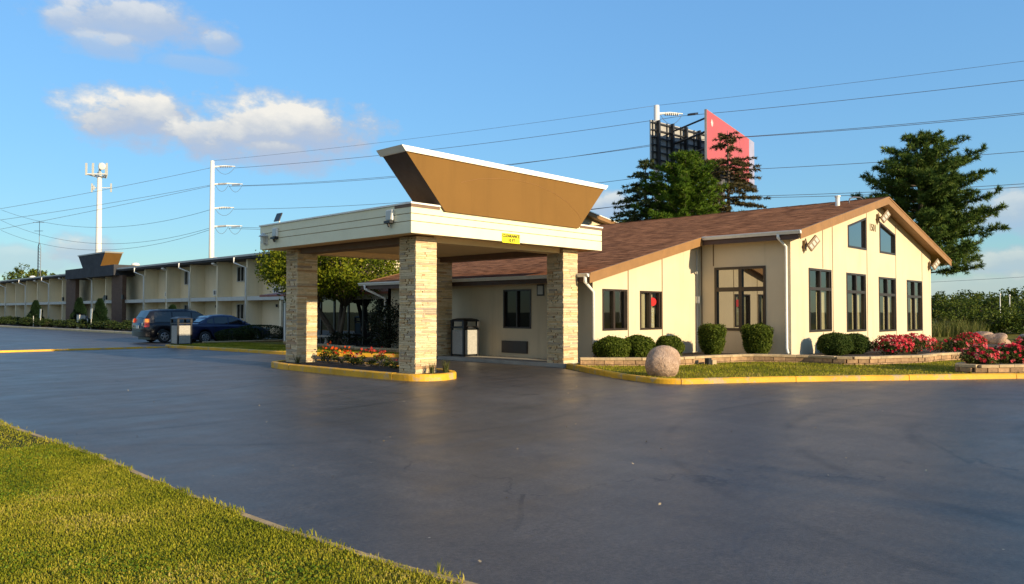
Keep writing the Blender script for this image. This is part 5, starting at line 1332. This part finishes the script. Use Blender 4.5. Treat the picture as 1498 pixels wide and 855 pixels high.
conifer('pine_tree', (57.0, 15.5, 0), 13.7, 4.2, [(0, 4.6), (.2, 4.7), (.45, 4.2), (.66, 3.5), (.82, 2.6), (.93, 1.6), (1, .5)], .22, 18, 9, (26, .33, .021, .95), MT['nd_pine'], 12, 'large dark green pine rising behind the right end of the gable roof', None, gaps=.24, tr=.3, twig=.8, asym=(math.radians(-46), .10), plume=1.7)

def leafy(name, loc, h, C, rad, per, leaf, m, label, group, seed, trunks, rt=.16, up=.5, sp=.5, cat='tree'):
    """trunk and limbs reaching to every leaf clump"""
    rng = np.random.default_rng(seed); o = empty(name, loc, label, cat, group); L0 = np.array(loc, float); b = MB()
    ends = []
    for dx, dy, zt, r in trunks:
        b.tube([(loc[0], loc[1], loc[2] - .1), (loc[0] + dx * .35, loc[1] + dy * .35, loc[2] + zt * .4), (loc[0] + dx, loc[1] + dy, loc[2] + zt)], [r, r * .8, r * .55], 8); ends.append(np.array([loc[0] + dx, loc[1] + dy, loc[2] + zt]))
    for c in C:
        e = ends[int(np.argmin([np.linalg.norm(c + L0 - q) for q in ends]))]; t = c + L0; mid = e + (t - e) * .5 + np.array([0, 0, .12 * np.linalg.norm(t - e)])
        b.tube([tuple(e), tuple(mid), tuple(t)], [rt * .35, rt * .22, rt * .07], 5)
    b.build('trunk', MT['bark'], o, smooth=True)
    n = len(C); s = rad * rng.uniform(.6, 1.25, n)
    P = np.repeat(C, per, 0) + nrm(rng.normal(size=(n * per, 3))) * (np.repeat(s, per) * rng.uniform(.1, 1, n * per) ** .5)[:, None] * np.array([1, 1, .72])
    V, F, r = leaves(P + L0, leaf, rng, up); r = np.clip(r * .55 + np.repeat(rng.uniform(0, .45, n), per), 0, 1)
    np_obj('crown', V, F, r, m, o); return o
rng = np.random.default_rng(77)
n = 210; d = nrm(rng.normal(size=(n, 3))); C = d * np.array([3.2, 3.5, 1.45]) * (rng.uniform(.12, 1, n) ** .45)[:, None] + np.array([-.1, .1, 3.7])
C[:, 2] -= .11 * np.hypot(C[:, 0], C[:, 1]); C = C[C[:, 2] > 1.75]
leafy('crabapple_tree', (19.3, 29.1, .12), 5, C, .66, 190, .13, MT['lf_tree'], 'spreading yellow green tree with several leaning trunks behind the canopy columns', None, 78, ((-.5, .9, 1.7, .14), (-.2, -.8, 1.75, .12), (.35, .3, 1.9, .15), (-1.1, .1, 1.6, .09)), .17)

def far_tree(loc, w, h, seed, m='lf_far', leaf=.42, n=40, per=38, label='', group=None, name='broadleaf_tree', cat='tree'):
    r = np.random.default_rng(seed); d = nrm(r.normal(size=(n, 3))); C = d * np.array([w * .5, w * .5, h * .42]) * (r.uniform(.1, 1, n) ** .4)[:, None] + np.array([0, 0, h * .56])
    C = C[C[:, 2] > .12 * h]
    return leafy(name, loc, h, C, w * .15, per, leaf, MT[m], label, group, seed, ((.1, 0, h * .35, .02 * h), ), .02 * h, cat=cat)
def at(px, D): lat = (px - 749) / 1110 * D; return (.7242 * D + .6896 * lat, .6896 * D - .7242 * lat)
protos = [far_tree((0, 0, 0), 7.5, 5.6, 100 + i, n=46, label='one of the green broadleaf trees in the line across the far field at the right', group='trees beyond the back lawn') for i in range(3)]
r = random.Random(9); line = [(1345, 150, 1.), (1372, 120, .86), (1388, 140, .95), (1404, 115, .9), (1421, 150, 1.05), (1440, 118, 1.0), (1452, 135, .92), (1468, 160, 1.0), (1486, 118, .95), (1500, 140, 1.08), (1522, 125, 1.0), (1546, 130, 1.1), (1580, 120, 1.)]
for i, (px, D, s) in enumerate(line):
    o = protos[i] if i < 3 else copy_tree(protos[i % 3]); x, y = at(px, D); place(o, (x, y, -.6), r.uniform(0, 6), (s * D / 120, s * D / 120, s * (.75 + .25 * D / 120) * r.uniform(.8, 1.12)))
for i, (px, D, s, lb) in enumerate(((28, 178, 1., 'roundest green treetop showing over the far end of the motel roof'), (60, 175, .92, 'green treetop over the motel roof beside the lattice mast'), (83, 190, .95, 'rightmost small treetop over the motel roof left of the stair tower'))):
    x, y = at(px, D); far_tree((x, y, 0), 8.5 * s, 12.8 * s, 130 + i, n=60, per=50, leaf=.6, label=lb, group='treetops over the motel roof')
# trees across the road behind the camera: seen in the window glass and as long shadows
for i, (x, y, s, hh) in enumerate(((8.6, -40.5, 1.0, 11.4), (19, -52, 1.2, 12), (32, -56, 1.3, 11), (45, -58, 1.3, 12.5), (60, -57, 1.4, 11.5), (75, -60, 1.3, 12))):
    far_tree((x, y, 0), 7.0 * s, hh, 190 + i, leaf=.36, n=60, per=46, label='broadleaf tree across the road, seen only as a reflection or shadow', group='trees across the road')
# bushes and reeds along the back lawn
for i, (px, D, w, h, m, lb) in enumerate(((1392, 54, 3.4, 1.9, 'lf_far', 'dark bush behind the reeds nearest the gable wall corner'), (1420, 56, 3.6, 2.0, 'lf_far', 'wide bush behind the reeds left of the boulders'), (1446, 53, 3.4, 1.8, 'lf_far', 'bush on the back lawn right behind the two boulders'), (1468, 55, 3.4, 2.1, 'lf_far', 'tall pale bush on the back lawn below the two white posts'), (1492, 52, 3.2, 1.5, 'lf_yew', 'dark low bush at the right edge of the back lawn'), (1520, 53, 3.6, 1.7, 'lf_far', 'bush just past the right edge of the back lawn'))):
    x, y = at(px, D); far_tree((x, y, -.05), w, h, 150 + i, m, .2, 30, 46, lb, 'bushes along the back lawn', 'bush', 'bush')
for i in range(16):
    px = 1366 + i * 4.6; x, y = at(px, 46.5 + (i * 37 % 11) * .25); o = tuft('reed_clump', (x, y, -.02), 46, 1.15 + .3 * ((i * 7) % 5) / 5, 180 + i, 'one of the tall pale reed clumps between the gable wall corner and the boulders', 'reeds by the back lawn', 'lf_reed', .45, .022, 'reeds', .4)

# ------------------------------------------------------------------ poles and wires
ARM = V3((.88, -.475, 0)).normalized()
def power_pole(x, y, h, label):
    o = empty('power_pole', (x, y, 0), label, 'power pole', 'steel power poles')
    b = MB(); b.tube([(x, y, -.2), (x, y, h * .5), (x, y, h)], [.38, .32, .25], 14); b.build('shaft', MT['steel_pole'], o, smooth=True)
    for z, l, two in ((h - .75, 2.7, 0), (h - 2.95, 3.6, 1), (h - 6.0, 2.6, 0), (h - 8.3, 3.6, 1)):
        p = V3((x, y, z)); b = MB(); b.tube([p + ARM * .2, p + ARM * l * .5 + V3((0, 0, .18)), p + ARM * l + V3((0, 0, .2))], [.11, .09, .06], 8); a = b.build('arm', MT['steel_pole'], o)
        for f in ((.55, 1.) if two else (1.,)):
            e = p + ARM * l * f + V3((0, 0, .15)); s = p + ARM * (.35 if f < 1 or not two else l * .55) + V3((0, 0, -.02))
            b = MB()
            for i in range(7): q = s + (e - s) * (.25 + i * .09); b.obox(q, ARM * .045, V3((-ARM.y, ARM.x, 0)) * .11, V3((0, 0, .11)))
            b.build('insulator', MT['insulator'], a)
            b = MB(); b.tube([s + (e - s) * t + V3((0, 0, -1.5 * 4 * t * (1 - t) * .62)) for t in np.linspace(0, 1, 11)], .022, 5); b.build('jumper_loop', MT['wire'], a)
    return o
P0, P1, P2, P3, PL = (28.0, 145.5, 20.4), (42.8, 92.8, 20.6), (59.4, 38.2, 20.6), (76.0, -16.4, 21.0), (10.9, 140.8, 15.5)
power_pole(*P1, 'tall pale steel power pole with four stacked arms above the motel roof')
power_pole(*P2, 'pale steel power pole whose top shows behind the billboard')
power_pole(*P0, 'far steel power pole just past the left edge, only its arm tips in view')
power_pole(*P3, 'steel power pole out to the right of the pine carrying the same wires')
power_pole(*PL, 'steel power pole beyond the left edge')
def wire(a, c, sag, label, rad=.023, group='overhead wires'):
    a = V3(a); c = V3(c); b = MB(); N = 22
    b.tube([a + (c - a) * (i / N) - V3((0, 0, 4 * sag * (i / N) * (1 - i / N))) for i in range(N + 1)], rad, 5)
    o = b.build('power_line', MT['wire'], None, tuple(a), smooth=True); tag(o, label, 'wire', group)
def ap(P, dz, l): v = V3((P[0], P[1], P[2] - dz)) + ARM * l; return tuple(v)
for A, B, w_ in ((P1, P2, 'between the left steel pole and the billboard'), (P2, P3, 'running from the billboard to the right edge')):
    for dz, l, sag, nm in ((.0, .0, .3, 'topmost thin wire'), (.75, 2.7, .5, 'second wire from the top'), (2.95, 3.6, .7, 'upper of the close pair of wires'), (3.12, 2.0, .9, 'lower of the close pair of wires'), (6.0, 2.6, .8, 'single wire below the close pair'), (8.3, 3.6, .9, 'upper of the two lowest wires'), (8.45, 2.0, 1.15, 'lowest wire')):
        wire(ap(A, dz, l), ap(B, dz, l), sag, f'{nm} {w_}', .015 if dz == 0 else .023)
wire(ap(P1, .75, .3), ap(PL, 3.0, .3), .6, 'highest wire from the left steel pole down to the left edge')
wire(ap(P1, 2.95, .3), ap(PL, 3.9, .3), .6, 'second wire from the left steel pole down to the left edge')
wire(ap(P1, 3.0, .5), ap(PL, 6.6, .5), .3, 'steepest wire falling from the left steel pole to the left edge')
wire(ap(P1, 6.0, .3), ap(P0, 2.4, 4.0), 2.6, 'sagging wire from the third arm of the left steel pole to the far arm tips')
wire(ap(P1, 8.3, .3), ap(P0, 4.1, 4.0), 2.9, 'upper sagging wire from the lowest arm of the left steel pole')
wire(ap(P1, 8.4, .5), ap(P0, 5.7, 4.0), 3.0, 'lowest sagging wire from the left steel pole to the far arm tips')
def wood_pole(x, y, h, lb):
    o = empty('wooden_pole', (x, y, 0), lb, 'power pole', 'wooden poles'); b = MB(); b.tube([(x, y, -.2), (x, y, h)], [.16, .11], 8); b.build('shaft', MT['bark'], o, smooth=True)
    b = MB(); b.obox((x, y, h - .4), V3((.4, .9, 0)), V3((.05, -.02, 0)), V3((0, 0, .06))); b.build('cross_arm', MT['bark'], o)
xa, ya = at(1300, 120); xb, yb = at(1640, 100)
wood_pole(xa, ya, 6.1, 'wooden pole hidden behind the gable'); wood_pole(xb, yb, 7.2, 'wooden pole past the right edge')
wire((xa, ya, 6.0), (xb, yb, 7.1), .15, 'low wire over the far trees at the right edge')

# mobile phone mast
TX, TY = 45.2, 141.0
mast = empty('antenna_mast', (TX, TY, 0), 'white mobile phone mast with antenna platform and round dish behind the motel', 'antenna mast')
b = MB(); b.tube([(TX, TY, 0), (TX, TY, 25.6)], [.62, .36], 14); b.build('shaft', MT['steel_pole'], mast, smooth=True)
b = MB(); b.tube([(TX + .5, TY + .3, 0), (TX + .42, TY + .3, 15)], .06, 5); b.build('cable_run', MT['dark_metal'], mast)
b = MB(); Rr = V3((.6896, -.7242, 0)); Fw = V3((.7242, .6896, 0)); c0 = V3((TX, TY, 25.1))
cor = [c0 + Rr * -1.75 + Fw * -1., c0 + Rr * 1.75 + Fw * -1., c0 + Fw * 2.]
for i in range(3): b.tube([cor[i], cor[(i + 1) % 3]], .12, 6); b.tube([c0 + V3((0, 0, -.5)), cor[i]], .09, 6)
b.build('platform', MT['steel_pole'], mast)
for i in range(3):
    for t in (0, .33, .67):
        q = cor[i] + (cor[(i + 1) % 3] - cor[i]) * t
        b = MB(); b.obox(q + V3((0, 0, .85)), Rr * .14, Fw * .09, V3((0, 0, 1.05))); b.build('antenna', MT['motel_trim'], mast)
b = MB(); b.lathe([(.02, .05), (.45, .03), (.62, .12), (.62, .2), (.45, .22), (.02, .24)], 18); q0 = c0 + Rr * 1.1 - Fw * 1.2 + V3((0, 0, 1.25)); b.v = [tuple(q0 + Rr * x + V3((0, 0, 1)) * y - Fw * z) for x, y, z in b.v]; b.build('dish', MT['white'], mast, smooth=True)
b = MB(); b.tube([V3((TX, TY, 22.9)) - Rr * 1.3, V3((TX, TY, 22.9)) + Rr * 2.0], .08, 6); a = b.build('arm', MT['steel_pole'], mast)
for f in (-1.3, -1.0, 2.0):
    b = MB(); b.obox(V3((TX, TY, 22.9)) + Rr * f, Rr * .1, Fw * .1, V3((0, 0, .75 if f != -1. else .4))); b.build('antenna', MT['motel_trim'], a)
lm = empty('lattice_mast', (44.05, 171.25, 0), 'thin dark lattice mast with two small cross arms at the far left', 'mast'); x, y = 44.05, 171.25
b = MB(); q = [(.35, 0), (-.18, .3), (-.18, -.3)]
for dx, dy in q: b.tube([(x + dx, y + dy, 0), (x + dx * .8, y + dy * .8, 14.5), (x, y, 15.4)], .05, 5)
for i in range(24):
    z = i * .6
    for j in range(3): b.tube([(x + q[j][0], y + q[j][1], z), (x + q[(j + 1) % 3][0], y + q[(j + 1) % 3][1], z + .6)], .022, 4)
b.build('lattice', MT['insulator'], lm)
b = MB(); b.tube([(x, y, 15.3), (x, y, 19.6)], .05, 5); b.build('rod', MT['insulator'], lm)
for z, l in ((19.3, 1.3), (17.6, 1.0)):
    b = MB(); b.tube([V3((x, y, z)) - Rr * l, V3((x, y, z)) + Rr * l * .7], .045, 5); b.build('cross_arm', MT['insulator'], lm)
for px, D, h, lb in ((1463, 72, 3.2, 'left of two thin white posts before the far trees'), (1477, 70, 3.05, 'right of two thin white posts before the far trees')):
    x, y = at(px, D); o = empty('lamp_post', (x, y, -.1), lb, 'post', 'thin white posts'); b = MB(); b.tube([(x, y, -.1), (x, y, h)], [.05, .035], 8); b.build('shaft', MT['white'], o, smooth=True); b = MB(); b.lathe([(.05, 0), (.09, .05), (.05, .16)], 10, (x, y, h)); b.build('cap', MT['white'], o)

# ------------------------------------------------------------------ V-shaped billboard
bb = empty('billboard', (63.5, 34.2, 0), 'V shaped billboard with red front panel and dark framed back behind the trees', 'billboard')
A0, A1 = V3((55.74, 36.45, 0)), V3((70.8, 34.75, 0)); B0, B1 = V3((55.93, 31.17, 0)), V3((70.3, 34.0, 0)); ZB, ZT = 14.0, 18.3
def panel(p, q, zb, zt, th): u = (q - p).normalized(); nn = V3((u.y, -u.x, 0)); b = MB(); b.prism([(*p.xy, zb), (*q.xy, zb), (*(q - nn * th).xy, zb), (*(p - nn * th).xy, zb)], [(*p.xy, zt), (*q.xy, zt), (*(q - nn * th).xy, zt), (*(p - nn * th).xy, zt)]); return b, u, nn
b, u, nn = panel(A0, A1, ZB, ZT, .12); b.build('rear_panel', MT['panel_back'], bb)
b = MB(); Lp = (A1 - A0).length
for i in range(8):
    c = A0 + u * (.7 + i * 1.95) + nn * .28; b.obox((c.x, c.y, (ZB + ZT) / 2), u * .09, nn * .16, V3((0, 0, (ZT - ZB) / 2)))
for i in range(16):
    c = A0 + u * (.2 + i * .98) + nn * .06; b.obox((c.x, c.y, (ZB + ZT) / 2), u * .04, nn * .05, V3((0, 0, (ZT - ZB) / 2)))
for i in range(7):
    z = ZB + .25 + i * .64; c = (A0 + A1) / 2 + nn * .13; b.obox((c.x, c.y, z), u * Lp / 2, nn * .055, V3((0, 0, .05)))
b.build('steel_frame', MT['dark_metal'], bb)
b, u2, n2 = panel(B0, B1, ZB, ZT, .18); fp = b.build('front_panel', MT['panel_back'], bb)
Lr = (B1 - B0).length
def skin(s, e, m, z0=ZB + .03, z1=ZT - .03, nm='poster'):
    p, q = B0 + u2 * s + n2 * .012, B0 + u2 * e + n2 * .012; b = MB(); b.prism([(*p.xy, z0), (*q.xy, z0), (*(q - n2 * .01).xy, z0), (*(p - n2 * .01).xy, z0)], [(*p.xy, z1), (*q.xy, z1), (*(q - n2 * .01).xy, z1), (*(p - n2 * .01).xy, z1)]); b.build(nm, m, fp)
skin(.04, Lr * .87, MT['red_panel']); skin(Lr * .87 + .005, Lr - .04, MT['pale_panel'])
def emblem(outline, s, z, k):
    b = MB(); c = B0 + u2 * s + n2 * .02; top = [c + u2 * (x * k) + V3((0, 0, z + y * k)) for x, y in outline]; b.prism(top, [q + n2 * .01 for q in top]); b.build('emblem', MT['white'], fp)
emblem([(-.5, .0), (-.28, -.5), (-.1, -.62), (-.12, .1), (-.2, .55)], 1.35, 17.45, .55); emblem([(.5, .0), (.28, -.5), (.1, -.62), (.12, .1), (.2, .55)], 1.35, 17.45, .55)
for z, f in ((17.75, .16), (16.6, .2), (15.2, .2)):
    c = A0 + u * 3 + nn * .3; e = B0 + u2 * .3; b = MB(); b.tube([(c.x, c.y, z), (e.x + .4, e.y + .3, z + .05)], f * .5, 6); b.build('brace', MT['dark_metal'], bb)
b = MB(); c = B0 - u2 * .1 + n2 * -.6; b.obox((c.x - .3, c.y + .4, 17.95), V3((.5, .15, .15)), V3((-.1, .3, 0)), V3((0, 0, .09))); b.build('flood_light', MT['dark_metal'], bb)
b = MB(); b.tube([(63.5, 34.2, 0), (63.5, 34.2, 14.2)], .55, 16); b.build('column', MT['insulator'], bb, smooth=True)
b = MB(); b.obox((63.3, 34.1, 13.8), V3((7.2, .0, 0)), V3((0, .25, 0)), V3((0, 0, .25))); b.build('beam', MT['dark_metal'], bb)

# ------------------------------------------------------------------ grass blades and litter
def grass(name, pts, h, w, seed, label=None, clover=.12):
    rng = np.random.default_rng(seed); n = len(pts); C = np.array(pts, float)
    a = rng.uniform(0, 6.283, n); lean = rng.uniform(.15, .95, n); l = h * rng.uniform(.5, 1.25, n)
    d = np.stack([np.cos(a), np.sin(a), np.zeros(n)], 1); sd = np.stack([-np.sin(a), np.cos(a), np.zeros(n)], 1) * (w * rng.uniform(.6, 1.3, n))[:, None]
    up = np.array([0, 0, 1.])
    p1 = C + d * (lean * l * .35)[:, None] + up * (l * .62)[:, None]; p2 = C + d * (lean * l * .95)[:, None] + up * (l * (1 - .35 * lean))[:, None]
    V = np.stack([C - sd, C + sd, p1 + sd * .8, p1 - sd * .8, p2], 1)
    F = (np.arange(n)[:, None] * 5 + np.array([[0, 1, 2, 3]])); F2 = (np.arange(n)[:, None] * 5 + np.array([[3, 2, 4, 4]]))
    patch = .5 + .5 * np.sin(C[:, 0] * 1.9 + 1.3 * np.sin(C[:, 1] * 1.1)) * np.sin(C[:, 1] * 1.6 + .9 * np.sin(C[:, 0] * 1.5))
    big = .5 + .5 * np.sin(C[:, 0] * .8 + 2 + np.sin(C[:, 1] * .63)) * np.sin(C[:, 1] * .7 + .5)
    r = np.clip(patch * .40 + big * .22 + rng.uniform(0, .55, n) - .12, 0, 1) ** 1.1
    tri = np.concatenate([F[:, [0, 1, 2]], F[:, [0, 2, 3]], F2[:, [0, 1, 2]]]); rr = np.concatenate([r, r, r])
    o = np_obj(name, V.reshape(-1, 3), tri, rr, MT['lf_grass']); tag(o, kind='stuff')
    if label: tag(o, label, 'grass')
    return o
rng = np.random.default_rng(5)
def scatter(n, x0, x1, y0, y1, keep): P = np.stack([rng.uniform(x0, x1, n), rng.uniform(y0, y1, n)], 1); return P[keep(P[:, 0], P[:, 1])]
edge = lambda y: np.interp(y, [1, 2, 3, 3.9, 5.2, 7, 9.2, 10.3, 13, 16, 90], [3.80, 3.39, 3.15, 3.03, 2.95, 2.92, 2.99, 2.96, 2.88, 2.97, 3.0]) + .02 * np.sin(y * 2.1) + .025 * np.sin(y * 5.3 + 1) + .02 * np.sin(y * 13)
Pn = scatter(400000, -.8, 3.6, 1.6, 10.5, lambda x, y: (x < edge(y)) & (x > 3.4 - y * .62 - .3)); Pf = scatter(120000, -2.5, 3.05, 10.5, 24, lambda x, y: (x < edge(y)) & (x > 2.6 - y * .33 - 1.5))
Pn = np.concatenate([Pn, Pf]); grass('verge_grass', np.c_[Pn, np.full(len(Pn), .015)], .030, .0044, 6, 'short dry green lawn grass on the near verge beside the asphalt')
Pe = np.stack([edge(np.linspace(2, 22, 2600)) + rng.normal(size=2600) * .03, np.linspace(2, 22, 2600)], 1)
Pe = Pe[np.sin(Pe[:, 1] * 3.1) + np.sin(Pe[:, 1] * 7.7) > -.3]; grass('edge_grass', np.c_[Pe, np.full(len(Pe), .02)], .05, .004, 8, 'taller ragged grass along the sandy edge of the verge')
from mathutils.geometry import intersect_point_tri_2d
def in_poly(P, poly):
    x, y = P[:, 0], P[:, 1]; c = np.zeros(len(P), bool); n = len(poly)
    for i in range(n):
        (x1, y1), (x2, y2) = poly[i], poly[(i + 1) % n]
        if y1 == y2: continue
        c ^= ((y1 > y) != (y2 > y)) & (x < (x2 - x1) * (y - y1) / (y2 - y1) + x1)
    return c
region = inner[:] + [(40, -10), (40, 3.5), (33, 4.55), (28.3, 5.95), (26, 6.6), (24.3, 7.1), (23, 7.7), (22.65, 8.4), (22.8, 9.1), (22.55, 9.8), (22.2, 10.6), (21.2, 11.15), (19.4, 11.5), (18.3, 12.1), (17.4, 13.2), (17.2, 14)]
prr = [kd(*q) for q in ((8.5, .2), (3, .22), (2.6, .28), (2.36, .5), (2.38, .85), (2.7, 1.15), (3.1, 1.35), (4.5, 2.2), (8.5, 2.4))]
Pl = scatter(150000, 14.9, 34, -4, 14.2, lambda x, y: (x + y > 22)); Pl = Pl[in_poly(Pl, region) & ~in_poly(Pl, prr)]
grass('lawn_grass', np.c_[Pl, np.full(len(Pl), H_LAWN - .005)], .05, .006, 9, 'mown grass between the yellow kerb and the planter wall')
Pl = scatter(60000, 14.3, 19, 22, 36.3, lambda x, y: (x > 0)); Pl = Pl[in_poly(Pl, offset_line(KL, -.16) + [(18.2, 36), (18, 33), (18.1, 28), (17.6, 25), (17.7, 22.4)])]
grass('lawn_grass', np.c_[Pl, np.full(len(Pl), H_LAWN - .005)], .055, .007, 10, 'shaded grass strip behind the canopy by the litter bin')
rng = np.random.default_rng(33); K_ = 46; cc = np.stack([rng.uniform(-.6, 2.7, K_), rng.uniform(2.4, 14, K_)], 1); n = 26000
C3 = cc[rng.integers(0, K_, n)] + rng.normal(size=(n, 2)) * np.array([.16, .2]); C3 = C3[(C3[:, 0] < edge(C3[:, 1]) - .03)]
V, F, q = leaves(np.c_[C3, rng.uniform(.02, .045, len(C3))], .016, rng, 1.6, asp=1.); o = np_obj('clover', V, F, q, MT['lf_clover']); tag(o, 'low clover patches growing through the verge grass', 'clover', kind='stuff')
# dry leaves blown over the asphalt
rng = np.random.default_rng(21); n = 130; P = np.stack([rng.uniform(3.3, 16, n), rng.uniform(-2, 22, n), np.full(n, .012)], 1); P = P[(P[:, 0] + P[:, 1] > 5) & ~((P[:, 0] > 11) & (P[:, 1] > 13.4))]
V, F, q = leaves(P, .032, rng, 3.5, asp=.7); o = np_obj('leaf_litter', V, F, q, MT['leaf_litter']); tag(o, 'dry leaf scraps scattered over the asphalt', 'leaf litter', kind='stuff')
# one weed in the edging
tuft('weed', (3.14, 3.62, .0), 14, .11, 300, 'thin weed growing at the foot of the grass verge edge', None, 'lf_grass', .5, .004, 'weed', .03)

# ------------------------------------------------------------------ sky, sun, camera
SUN_EL, SUN_A = R_(14.5), R_(3.0)      # the sun stands behind, to the right of, the camera: light travels along +Y
w = bpy.data.worlds.new('World'); scene.world = w; w.use_nodes = True; t = w.node_tree
for nn_ in list(t.nodes): t.nodes.remove(nn_)
out = node(t, 'ShaderNodeOutputWorld'); bg = node(t, 'ShaderNodeBackground', ins={'Strength': SKY_STRENGTH})
sky = node(t, 'ShaderNodeTexSky', sky_type='NISHITA'); sky.sun_disc = False; sky.sun_elevation = SUN_EL; sky.sun_rotation = SKYROT
sky.air_density = 1.0; sky.dust_density = .15; sky.ozone_density = 3.8; sky.altitude = 200
lum = node(t, 'ShaderNodeRGBToBW'); L(t, sky.outputs[0], lum.inputs[0])      # the camera's soft shoulder: a gentler climb towards the horizon
sk = node(t, 'ShaderNodeVectorMath', operation='SCALE'); L(t, sky.outputs[0], sk.inputs[0])
L(t, math_(t, 'MULTIPLY', math_(t, 'POWER', math_(t, 'MAXIMUM', lum.outputs[0], .05), -.55), 1.36), sk.inputs['Scale'])
tn = node(t, 'ShaderNodeVectorMath', operation='MULTIPLY'); tn.inputs[1].default_value = (.86, 1.0, .99); L(t, sk.outputs[0], tn.inputs[0]); L(t, tn.outputs[0], bg.inputs[0])
tc = node(t, 'ShaderNodeTexCoord'); nv = node(t, 'ShaderNodeVectorMath', operation='NORMALIZE'); L(t, tc.outputs['Generated'], nv.inputs[0])
sx = node(t, 'ShaderNodeSeparateXYZ'); L(t, nv.outputs[0], sx.inputs[0])
az = math_(t, 'MULTIPLY', math_(t, 'ARCTAN2', sx.outputs[1], sx.outputs[0]), 180 / math.pi)
el = math_(t, 'MULTIPLY', math_(t, 'ARCSINE', sx.outputs[2]), 180 / math.pi)
cv = node(t, 'ShaderNodeCombineXYZ'); L(t, az, cv.inputs[0]); L(t, math_(t, 'MULTIPLY', el, 1.5), cv.inputs[1])
n1 = noise(t, cv.outputs[0], .36, 7, .6); n2 = noise(t, cv.outputs[0], .14, 2)
wob = math_(t, 'ADD', math_(t, 'MULTIPLY', math_(t, 'SUBTRACT', n1, .5), 2.1), math_(t, 'MULTIPLY', math_(t, 'SUBTRACT', n2, .5), .5))
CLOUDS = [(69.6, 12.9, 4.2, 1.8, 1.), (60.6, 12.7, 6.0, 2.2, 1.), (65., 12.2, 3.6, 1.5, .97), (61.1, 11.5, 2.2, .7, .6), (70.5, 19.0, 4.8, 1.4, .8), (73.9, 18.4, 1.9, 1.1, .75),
          (72.2, 17.3, 2.4, .75, .6), (64.7, 18.4, 1.2, .75, .6), (66.2, 16.9, 2.8, .5, .35), (73.3, 4.0, 2.0, .9, .75), (10.2, 6.2, 2.4, 1.3, .7), (10.2, 3.0, 3.0, 1.0, .65), (36.2, 7.9, 1.8, .9, .8), (11.7, 1.6, 3.4, .9, .5), (78, 3.2, 5., .9, .5), (-60, 14, 16, 4, .8), (-112, 22, 16, 5, .7), (163, 22, 34, 16, .95), (-160, 24, 34, 18, .95), (180, 55, 60, 14, .8)]  # widest entries: unseen western cloud bank, added as warm fill for shaded walls
den = None; shade = None
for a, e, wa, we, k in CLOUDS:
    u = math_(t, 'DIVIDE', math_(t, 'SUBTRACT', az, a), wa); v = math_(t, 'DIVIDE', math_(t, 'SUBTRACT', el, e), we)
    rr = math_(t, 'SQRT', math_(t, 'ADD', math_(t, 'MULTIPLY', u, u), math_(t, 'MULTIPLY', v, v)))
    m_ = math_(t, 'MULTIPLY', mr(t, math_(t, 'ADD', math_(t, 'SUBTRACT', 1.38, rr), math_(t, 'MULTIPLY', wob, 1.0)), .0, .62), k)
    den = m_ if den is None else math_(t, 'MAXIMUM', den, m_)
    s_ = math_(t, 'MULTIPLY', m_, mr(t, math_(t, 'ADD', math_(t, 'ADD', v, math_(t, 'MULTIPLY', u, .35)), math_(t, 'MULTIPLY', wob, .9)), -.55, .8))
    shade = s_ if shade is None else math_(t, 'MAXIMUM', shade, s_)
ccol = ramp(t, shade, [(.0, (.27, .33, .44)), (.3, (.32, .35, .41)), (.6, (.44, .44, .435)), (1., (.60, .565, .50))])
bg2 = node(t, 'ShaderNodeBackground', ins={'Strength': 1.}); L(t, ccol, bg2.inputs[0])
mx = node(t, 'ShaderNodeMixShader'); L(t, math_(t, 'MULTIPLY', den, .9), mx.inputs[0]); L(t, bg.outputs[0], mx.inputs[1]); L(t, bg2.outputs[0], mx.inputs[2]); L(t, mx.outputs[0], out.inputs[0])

sun = bpy.data.lights.new('sun', 'SUN'); sun.energy = SUN_STRENGTH; sun.angle = R_(.5); sun.color = (1., .82, .55)
so = bpy.data.objects.new('sun', sun); COL.objects.link(so)
d = V3((-math.sin(SUN_A) * math.cos(SUN_EL), math.cos(SUN_A) * math.cos(SUN_EL), -math.sin(SUN_EL)))
so.rotation_euler = d.to_track_quat('-Z', 'Y').to_euler(); so.location = (10, -40, 30)

cam = bpy.data.cameras.new('camera'); co = bpy.data.objects.new('camera', cam); COL.objects.link(co)
cam.sensor_width = 36; cam.lens = 1110 / 1498 * 36; cam.clip_end = 4000; cam.clip_start = .05
co.location = (0, 0, 1.65); co.rotation_euler = (R_(90) + math.atan((456 - 427.5) / 1110), 0, R_(43.6 - 90)); scene.camera = co
vs = scene.view_settings; vs.view_transform = 'Standard'; vs.look = 'None'; vs.gamma = 1.; vs.use_curve_mapping = False; vs.exposure = EXPOSURE
scene.render.engine = 'CYCLES'
